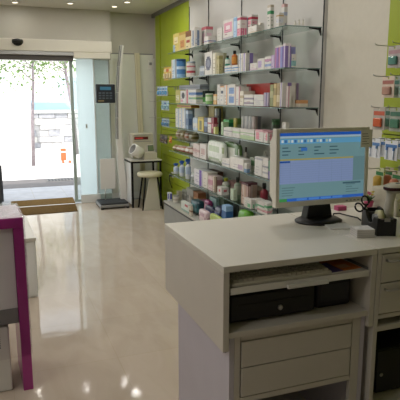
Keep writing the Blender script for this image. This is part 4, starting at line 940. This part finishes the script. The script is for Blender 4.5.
# scissors standing in the rear well of the dispenser
ss = thing('scissors', 'black handled scissors standing in the tape dispenser', 'scissors', (1.618, 2.008, .99), -.1)
Ts = Matrix.Rotation(-.72, 4, 'Y')
b = MB()
b.prism([(-.004, .0), (.003, .0), (.006, .07), (-.003, .07)], 'y', -.0035, -.0005, CHROME, Ts)
b.prism([(-.003, .0), (.004, .0), (.003, .07), (-.006, .07)], 'y', .0005, .0035, CHROME, Ts)
b.build('blades', ss)
for sgn in (-1, 1):
    b = MB(); ring = []
    for k in range(18):
        a = 2*PI*k/18; u = .0165*math.cos(a); v = .0235*math.sin(a); q = sgn*.12
        ring.append(Ts @ Vector((sgn*.022 + u*math.cos(q) + v*math.sin(q), sgn*.002, .097 - u*math.sin(q) + v*math.cos(q))))
    b.tube(ring, .0042, BLACK, 8, closed=True)
    b.tube([Ts @ Vector((0, sgn*.002, .06)), Ts @ Vector((sgn*.010, sgn*.002, .078))], .005, BLACK, 8)
    b.build('handle', ss)

bs = thing('barcode_scanner', 'beige handheld barcode scanner upright on its stand', 'scanner', (1.735, 2.05, .95))
b = MB(); b.lathe([(.040, 0), (.042, .006), (.028, .014), (.024, .03)], BEIGE, 22); b.build('stand', bs)
b = MB(); b.tube([(0, 0, .025), (0, 0, .06), (.004, 0, .10), (.010, -.003, .145), (.014, -.004, .16)], [.026, .024, .021, .022, .026], BEIGE, 14); b.build('grip', bs)
b = MB(); b.lathe([(.012, -.030), (.040, -.022), (.052, -.006), (.050, .008), (.030, .018), (.006, .020)], BEIGE, 24, (.028, -.012, .176), sx=1.25, sy=.95); hd = b.build('head', bs)
b = MB(); b.lathe([(.050, -.013), (.0535, -.010), (.0545, -.001), (.0525, .003)], mat('maroon_window', '#3a1a1e', .15), 24, (.028, -.0135, .176), sx=1.22, sy=.95); b.build('scan_window', hd)
b = MB(); b.box(.015, .035, -.03, -.015, .193, .1965, DARKGREY); b.build('top_button', hd)
pt = thing('receipt_printer', 'pale beige receipt printer at the back of the counter behind the scanner', 'printer', (1.86, 2.14, .95))
b = MB(); b.prism([(0, 0), (.2, 0), (.2, .13), (.05, .125), (0, .085)], 'x', 0, .15, BEIGE); b.build('case', pt, bevel=.006)
b = MB(); b.box(.02, .13, .06, .066, .126, .131, DARKGREY); b.build('paper_slot', pt)
b = MB(); b.box(.02, .05, -.002, .0, .03, .04, DARKGREY); b.build('front_button', pt)

fp = thing('flower_pot', 'little pink pot with yellow and pink flowers behind the tape dispenser', 'flower pot', (1.815, 2.30, .95))
fp.scale = (.72, .72, .72)
b = MB(); b.lathe([(.024, 0), (.033, .068), (.036, .070), (.036, .082), (.030, .082), (.028, .07)], mat('pink_glaze', '#b8486e', .35), 20); b.build('pot', fp)
b = MB(); rr2 = random.Random(5); GREEN = mat('leaf_green', '#3f6a2c', .6, var=.25, scale=30)
for k in range(26):
    a = rr2.uniform(0, 2*PI); L = rr2.uniform(.035, .07); el = rr2.uniform(.5, 1.3); 
    d_ = Vector((math.cos(a)*math.cos(el), math.sin(a)*math.cos(el), math.sin(el))); s_ = d_.cross(Vector((0,0,1))).normalized()*.008
    p0 = Vector((0,0,.07)); pm = p0+d_*L*.6; p1 = p0+d_*L
    b.face([p0, pm-s_, p1, pm+s_], GREEN)
b.build('leaves', fp)
for k in range(6):
    a = k*1.05; c_ = (.026*math.cos(a), .026*math.sin(a), .125+.012*(k % 3))
    b = MB(); m_ = ink(['#d8b83c', '#c85a7c', '#d9c86a'][k % 3])
    b.sphere(c_, .009, m_, 8, 6)
    for q in range(5):
        an = q*2*PI/5; b.sphere((c_[0]+.011*math.cos(an), c_[1]+.011*math.sin(an), c_[2]+.001), .006, m_, 6, 5, (1, 1, .5))
    b.tube([(0, 0, .07), (c_[0]*.6, c_[1]*.6, .1), c_], .0015, GREEN, 5)
    b.build('flower', fp)

# ------------------------------------------------------------------ left foreground: film-wrapped unit and low cabinet
PUR = mat('magenta_board', '#a0287f', .4, var=.06, scale=10, coat=.5)
PURT = mat('lilac_glare_board', '#d3c3cf', .35, var=.05, scale=8)  # glare of the film on the top, painted in as pale lilac
FILM = glassy('stretch_film', '#f4f2f4', .5, .18, 1.0)
un = thing('display_stand', 'magenta edged display stand wrapped in clear stretch film', 'display stand', (.10, 2.81, 0), .045)
b = MB(); b.box(-.05, 0, 0, .36, 0, .894, PUR); b.build('side_panel', un, bevel=.002)
b = MB(); b.box(-.90, -.85, 0, .36, 0, .894, PUR); b.build('side_panel', un, bevel=.002)
b = MB(); b.box(-.90, 0, 0, .36, .8945, .945, PUR); tp = b.build('top_panel', un, bevel=.002)
b = MB(); b.box(-.895, -.006, .006, .355, .9455, .948, PURT); b.build('top_surface', tp)
b = MB(); b.box(-.849, -.051, .03, .35, .46, .8935, PIER); b.build('cupboard', un, bevel=.002)
b = MB(); b.box(-.849, -.051, .022, .35, .38, .4595, GREYP); b.build('lower_rail', un, bevel=.002)
b = MB(); n = 26
def film_sheet(F_, nu, nv, seed):
    r3 = random.Random(seed); V = [[F_(i/nu, j/nv, r3) for j in range(nv+1)] for i in range(nu+1)]
    vs = [p for row in V for p in row]; fs = [(i*(nv+1)+j, (i+1)*(nv+1)+j, (i+1)*(nv+1)+j+1, i*(nv+1)+j+1) for i in range(nu) for j in range(nv)]
    b.raw(vs, fs, FILM, True)
film_sheet(lambda u, v, r: (-.9+.903*u, -.006-r.uniform(0, .006), .2+.752*v), 20, 12, 1)
film_sheet(lambda u, v, r: (-.9+.903*u, -.006+.37*v, .953+r.uniform(0, .007)), 20, 10, 2)
film_sheet(lambda u, v, r: (.004+r.uniform(0, .005), -.006+.37*u, .2+.752*v), 8, 14, 3)
b.build('film_wrap', un)
vp = thing('vented_panel', 'white slotted panel standing on the floor under the film-wrapped stand', 'vent panel', (-.20, 2.835, 0))
b = MB(); b.box(-.2, .195, 0, .10, .0, .365, WHITEP); vb = b.build('case', vp, bevel=.008)
b = MB()
for k in range(9): b.box(.0, .15, -.0015, .002, .345-k*.012, .351-k*.012, DARKGREY)
b.build('slots', vb)
lc = thing('low_cabinet', 'low white cabinet with a pale worktop behind the film-wrapped stand', 'cabinet', (.238, 4.2, 0), .04)
b = MB(); b.box(-.90, -.012, .02, .85, .0, .455, PIER); b.build('body', lc, bevel=.002)
b = MB(); b.box(-.91, .0, 0, .87, .4555, .482, LAM); b.build('worktop', lc, bevel=.002)
b = MB(); b.box(-.0118, -.002, .06, .84, .03, .45, PIER); b.build('door', lc, bevel=.001)
b = MB(); b.box(-.075, -.02, .008, .0195, .02, .45, PIER); b.build('end_strip', lc, bevel=.001)

# ------------------------------------------------------------------ street
PAVE = mat('pavement_slabs', '#8f8f92', .8, var=.1, scale=6, bump=.3)
st_ = MB(); st_.box(-12, 14, 7.97, 9.74, -.12, -.02, PAVE)
for k in range(26): st_.box(-6.0+k*.5, -5.992+k*.5, 7.98, 9.73, -.02, -.0192, mat('slab_joint', '#8d8880', .9))
for y in (8.55, 9.15): st_.box(-12, 14, y, y+.008, -.02, -.0192, mat('slab_joint', '#8d8880', .9))
struct(st_, 'pavement')
struct(one(-12, 14, 9.74, 10.7, -.12, -.018, mat('gutter_shaded_grey', '#524d4c', .85, var=.12, scale=8)), 'gutter_strip')  # the gutter's own grey, darkened further to include shade
struct(one(-30, 34, 10.7, 60, -.12, -.016, mat('street_pale', '#c9c6c0', .85, var=.06, scale=2)), 'street')
dg = thing('drain_grate', 'dark slotted drain grate in the gutter outside the entrance', 'drain', (1.13, 10.45, -.018))
b = MB(); b.box(-.29, .29, -.13, .13, 0.0, .006, mat('cast_iron', '#4a4846', .7)); b.build('frame', dg)
b = MB()
for k in range(9): b.box(-.26+k*.06, -.23+k*.06, -.1, .1, .0062, .009, mat('slot_dark', '#23262a', .8))
b.build('slots', dg)
hr = thing('hoarding', 'plain white site hoarding across the street, left of the tree trunk', 'hoarding', (.55, 16.2, -.016))
b = MB(); b.box(-.9, .42, 0, .05, .0, 2.03, mat('hoarding_white', '#dad9d6', .7, var=.02)); b.build('board', hr)
for x in (-.75, .3):
    b = MB(); b.box(x, x+.06, .055, .11, 0, 2.0, GREYP); b.build('post', hr)
swl = thing('stone_wall', 'low pale rubble stone wall across the street', 'wall', (2.2, 17.2, -.016))
b = MB(); r5 = random.Random(11); SM = [mat('stone%d' % k, c, .9, var=.12, scale=12) for k, c in enumerate(['#c3bfba', '#aeabaa', '#d2cec8', '#98979b'])]
z = 0
while z < .95:
    x = -1.3; h_ = r5.uniform(.14, .22)
    while x < 2.6:
        w_ = r5.uniform(.22, .5); b.box(x, x+w_-.015, r5.uniform(-.02, .02), .35, z, z+h_-.015, r5.choice(SM)); x += w_
    z += h_
b.box(-1.28, 2.55, .03, .33, 0, .9, SM[1]); b.build('stones', swl)
b = MB(); b.box(-1.35, 2.7, -.06, .4, z, z+.08, SM[2]); b.build('coping', swl)
br_ = thing('road_barrier', 'small orange and white plastic road barrier in the street', 'barrier', (1.53, 13.1, -.016))
br_.scale = (1.15, 1.15, 1.0)
ORG = mat('barrier_orange', '#e0562c', .5)
b = MB(); b.box(-.10, .0, 0, .08, .06, .34, ORG); b.box(.005, .10, 0, .08, .06, .34, mat('barrier_white', '#d9d0c8', .5)); b.box(-.10, .10, -.003, 0, .25, .28, WHITEP); b.build('board', br_, bevel=.01)
for x in (-.08, .06):
    b = MB(); b.box(x, x+.03, -.06, .14, 0, .06, ORG); b.build('foot', br_)
ab = thing('sandwich_board', 'dark framed leaning sign board outside the left of the entrance', 'sign board', (-.07, 8.55, -.02))
T = Matrix.Rotation(-.14, 4, 'X')
b = MB(); b.box(-.2, .12, 0, .02, .0, .55, DARKGREY, T); b.build('frame', ab)
b = MB(); b.box(-.17, .09, -.004, 0, .05, .5, mat('slate_blue', '#5a6a86', .5), T); b.build('panel', ab)
b = MB(); T2 = Matrix.Translation((0, .24, 0)) @ Matrix.Rotation(.22, 4, 'X'); b.box(-.18, -.15, -.01, .01, 0, .56, DARKGREY, T2); b.box(.07, .10, -.01, .01, 0, .56, DARKGREY, T2); b.build('rear_leg', ab)
cr = thing('parked_car', 'pale blue parked car behind the stone wall', 'car', (1.7, 20.5, -.016))
CARP = mat('car_paint', '#8fb6cc', .25, coat=.6)
b = MB(); b.prism([(-1.9, .3), (1.9, .3), (1.95, .75), (1.2, .9), (.7, 1.4), (-.9, 1.42), (-1.6, .95), (-1.95, .85)], 'y', -.8, .8, CARP); b.build('body', cr, bevel=.06, segs=3)
b = MB(); b.prism([(.98, .93), (.62, 1.33), (-.8, 1.34), (-1.3, .95)], 'y', -.815, .815, mat('car_glass', '#7f97a6', .1)); b.build('windows', cr)
for x in (-1.2, 1.2):
    for y in (-.72, .72):
        b = MB(); b.lathe([(.2, -.1), (.31, -.1), (.31, .1), (.2, .1)], BLACK, 20, T=Matrix.Translation((x, y, .31)) @ Matrix.Rotation(PI/2, 4, 'X')); b.build('wheel', cr)
def tree(name, label, x, y, h, r, crown_c, crown_r, n, seed, lean=.1):
    t = thing(name, label, 'tree', (x, y, -.018), 0)
    BARK = mat('bark', '#7f7476', .9, var=.2, scale=20, bump=.5); LEAF = mat('leaf_yellow_green', '#4f6a2c', .6, var=.3, scale=6)
    rr_ = random.Random(seed)
    b = MB(); b.tube([(0, 0, 0), (lean*.3, 0, h*.4), (lean, 0, h*.75), (lean*1.1, 0, h)], [r*1.2, r, r*.85, r*.6], BARK, 12); b.build('trunk', t)
    b = MB(); tips = []
    for k in range(9):
        a = rr_.uniform(0, 2*PI); L = crown_r*rr_.uniform(.6, 1.0); z0 = h*rr_.uniform(.75, 1)
        p1 = Vector((lean+math.cos(a)*L*.5, math.sin(a)*L*.5, z0+.25)); p2 = Vector((lean+math.cos(a)*L, math.sin(a)*L, z0+rr_.uniform(-.5, .3)))
        b.tube([(lean, 0, z0), p1, p2], [r*.4, r*.25, r*.08], BARK, 6); tips += [p1, p2, (p1+p2)/2]
    b.build('branches', t)
    b = MB()
    for k in range(n):
        c = rr_.choice(tips)+Vector((rr_.gauss(0, .28), rr_.gauss(0, .28), rr_.gauss(0, .22)))
        d_ = Vector((rr_.gauss(0, 1), rr_.gauss(0, 1), rr_.gauss(-.5, .6))).normalized(); s_ = d_.cross(Vector((rr_.gauss(0, 1), rr_.gauss(0, 1), 1))).normalized()
        L = rr_.uniform(.05, .10); b.face([c, c+d_*L*.5+s_*L*.28, c+d_*L, c+d_*L*.5-s_*L*.28], LEAF)
    f = b.build('foliage', t); f['kind'] = 'stuff'
    return t
tree('street_tree', 'slim street tree with hanging green leaves, left of centre in doorway', .76, 12.8, 2.5, .036, None, 1.3, 1000, 3, .1)
tree('street_tree', 'pale trunked street tree by the right door stile', 2.05, 15.0, 2.85, .045, None, 1.1, 700, 9, -.2)
bl = thing('apartment_building', 'pale plastered building across the street, bleached by daylight', 'building', (2, 26, -.1))
b = MB(); b.box(-16, 18, 0, 6, 0, 9, mat('facade_pale', '#cfcac2', .85, var=.05, scale=1)); b.build('facade', bl)
for r_ in range(3):
    for c_ in range(8):
        b = MB(); b.box(-13.6+c_*3.6, -12.2+c_*3.6, -.05, .0, .9+r_*2.8, 2.5+r_*2.8, mat('window_grey', '#9aa3aa', .3)); b.build('window', bl)

# ------------------------------------------------------------------ light
w = bpy.data.worlds.new('World'); SC.world = w; w.use_nodes = True
nt = w.node_tree; bg = nt.nodes['Background']
bg.inputs['Color'].default_value = (.86, .93, 1.0, 1); bg.inputs['Strength'].default_value = 3.6
sun = bpy.data.lights.new('sun', 'SUN'); sun.energy = 6; sun.angle = .01; sun.color = (1, .96, .9)
so_ = bpy.data.objects.new('sun', sun); COL.objects.link(so_); so_.rotation_euler = (math.radians(35), math.radians(-12), 0)
so_.location = (0, 4, 9)

# ------------------------------------------------------------------ camera
cam = bpy.data.cameras.new('camera'); co = bpy.data.objects.new('camera', cam); COL.objects.link(co)
cam.sensor_fit = 'HORIZONTAL'; cam.sensor_width = 36; cam.lens = 36*540/400
co.location = (0, 0, 1.55)
co.rotation_euler = (math.radians(90-10.901), 0, math.radians(-20.627))
cam.clip_start = .05; cam.clip_end = 200
SC.camera = co
vs = SC.view_settings
vs.view_transform = 'Standard'; vs.look = 'None'; vs.exposure = -.12; vs.gamma = 1; vs.use_curve_mapping = False
SC.cycles.max_bounces = 10; SC.cycles.transparent_max_bounces = 24
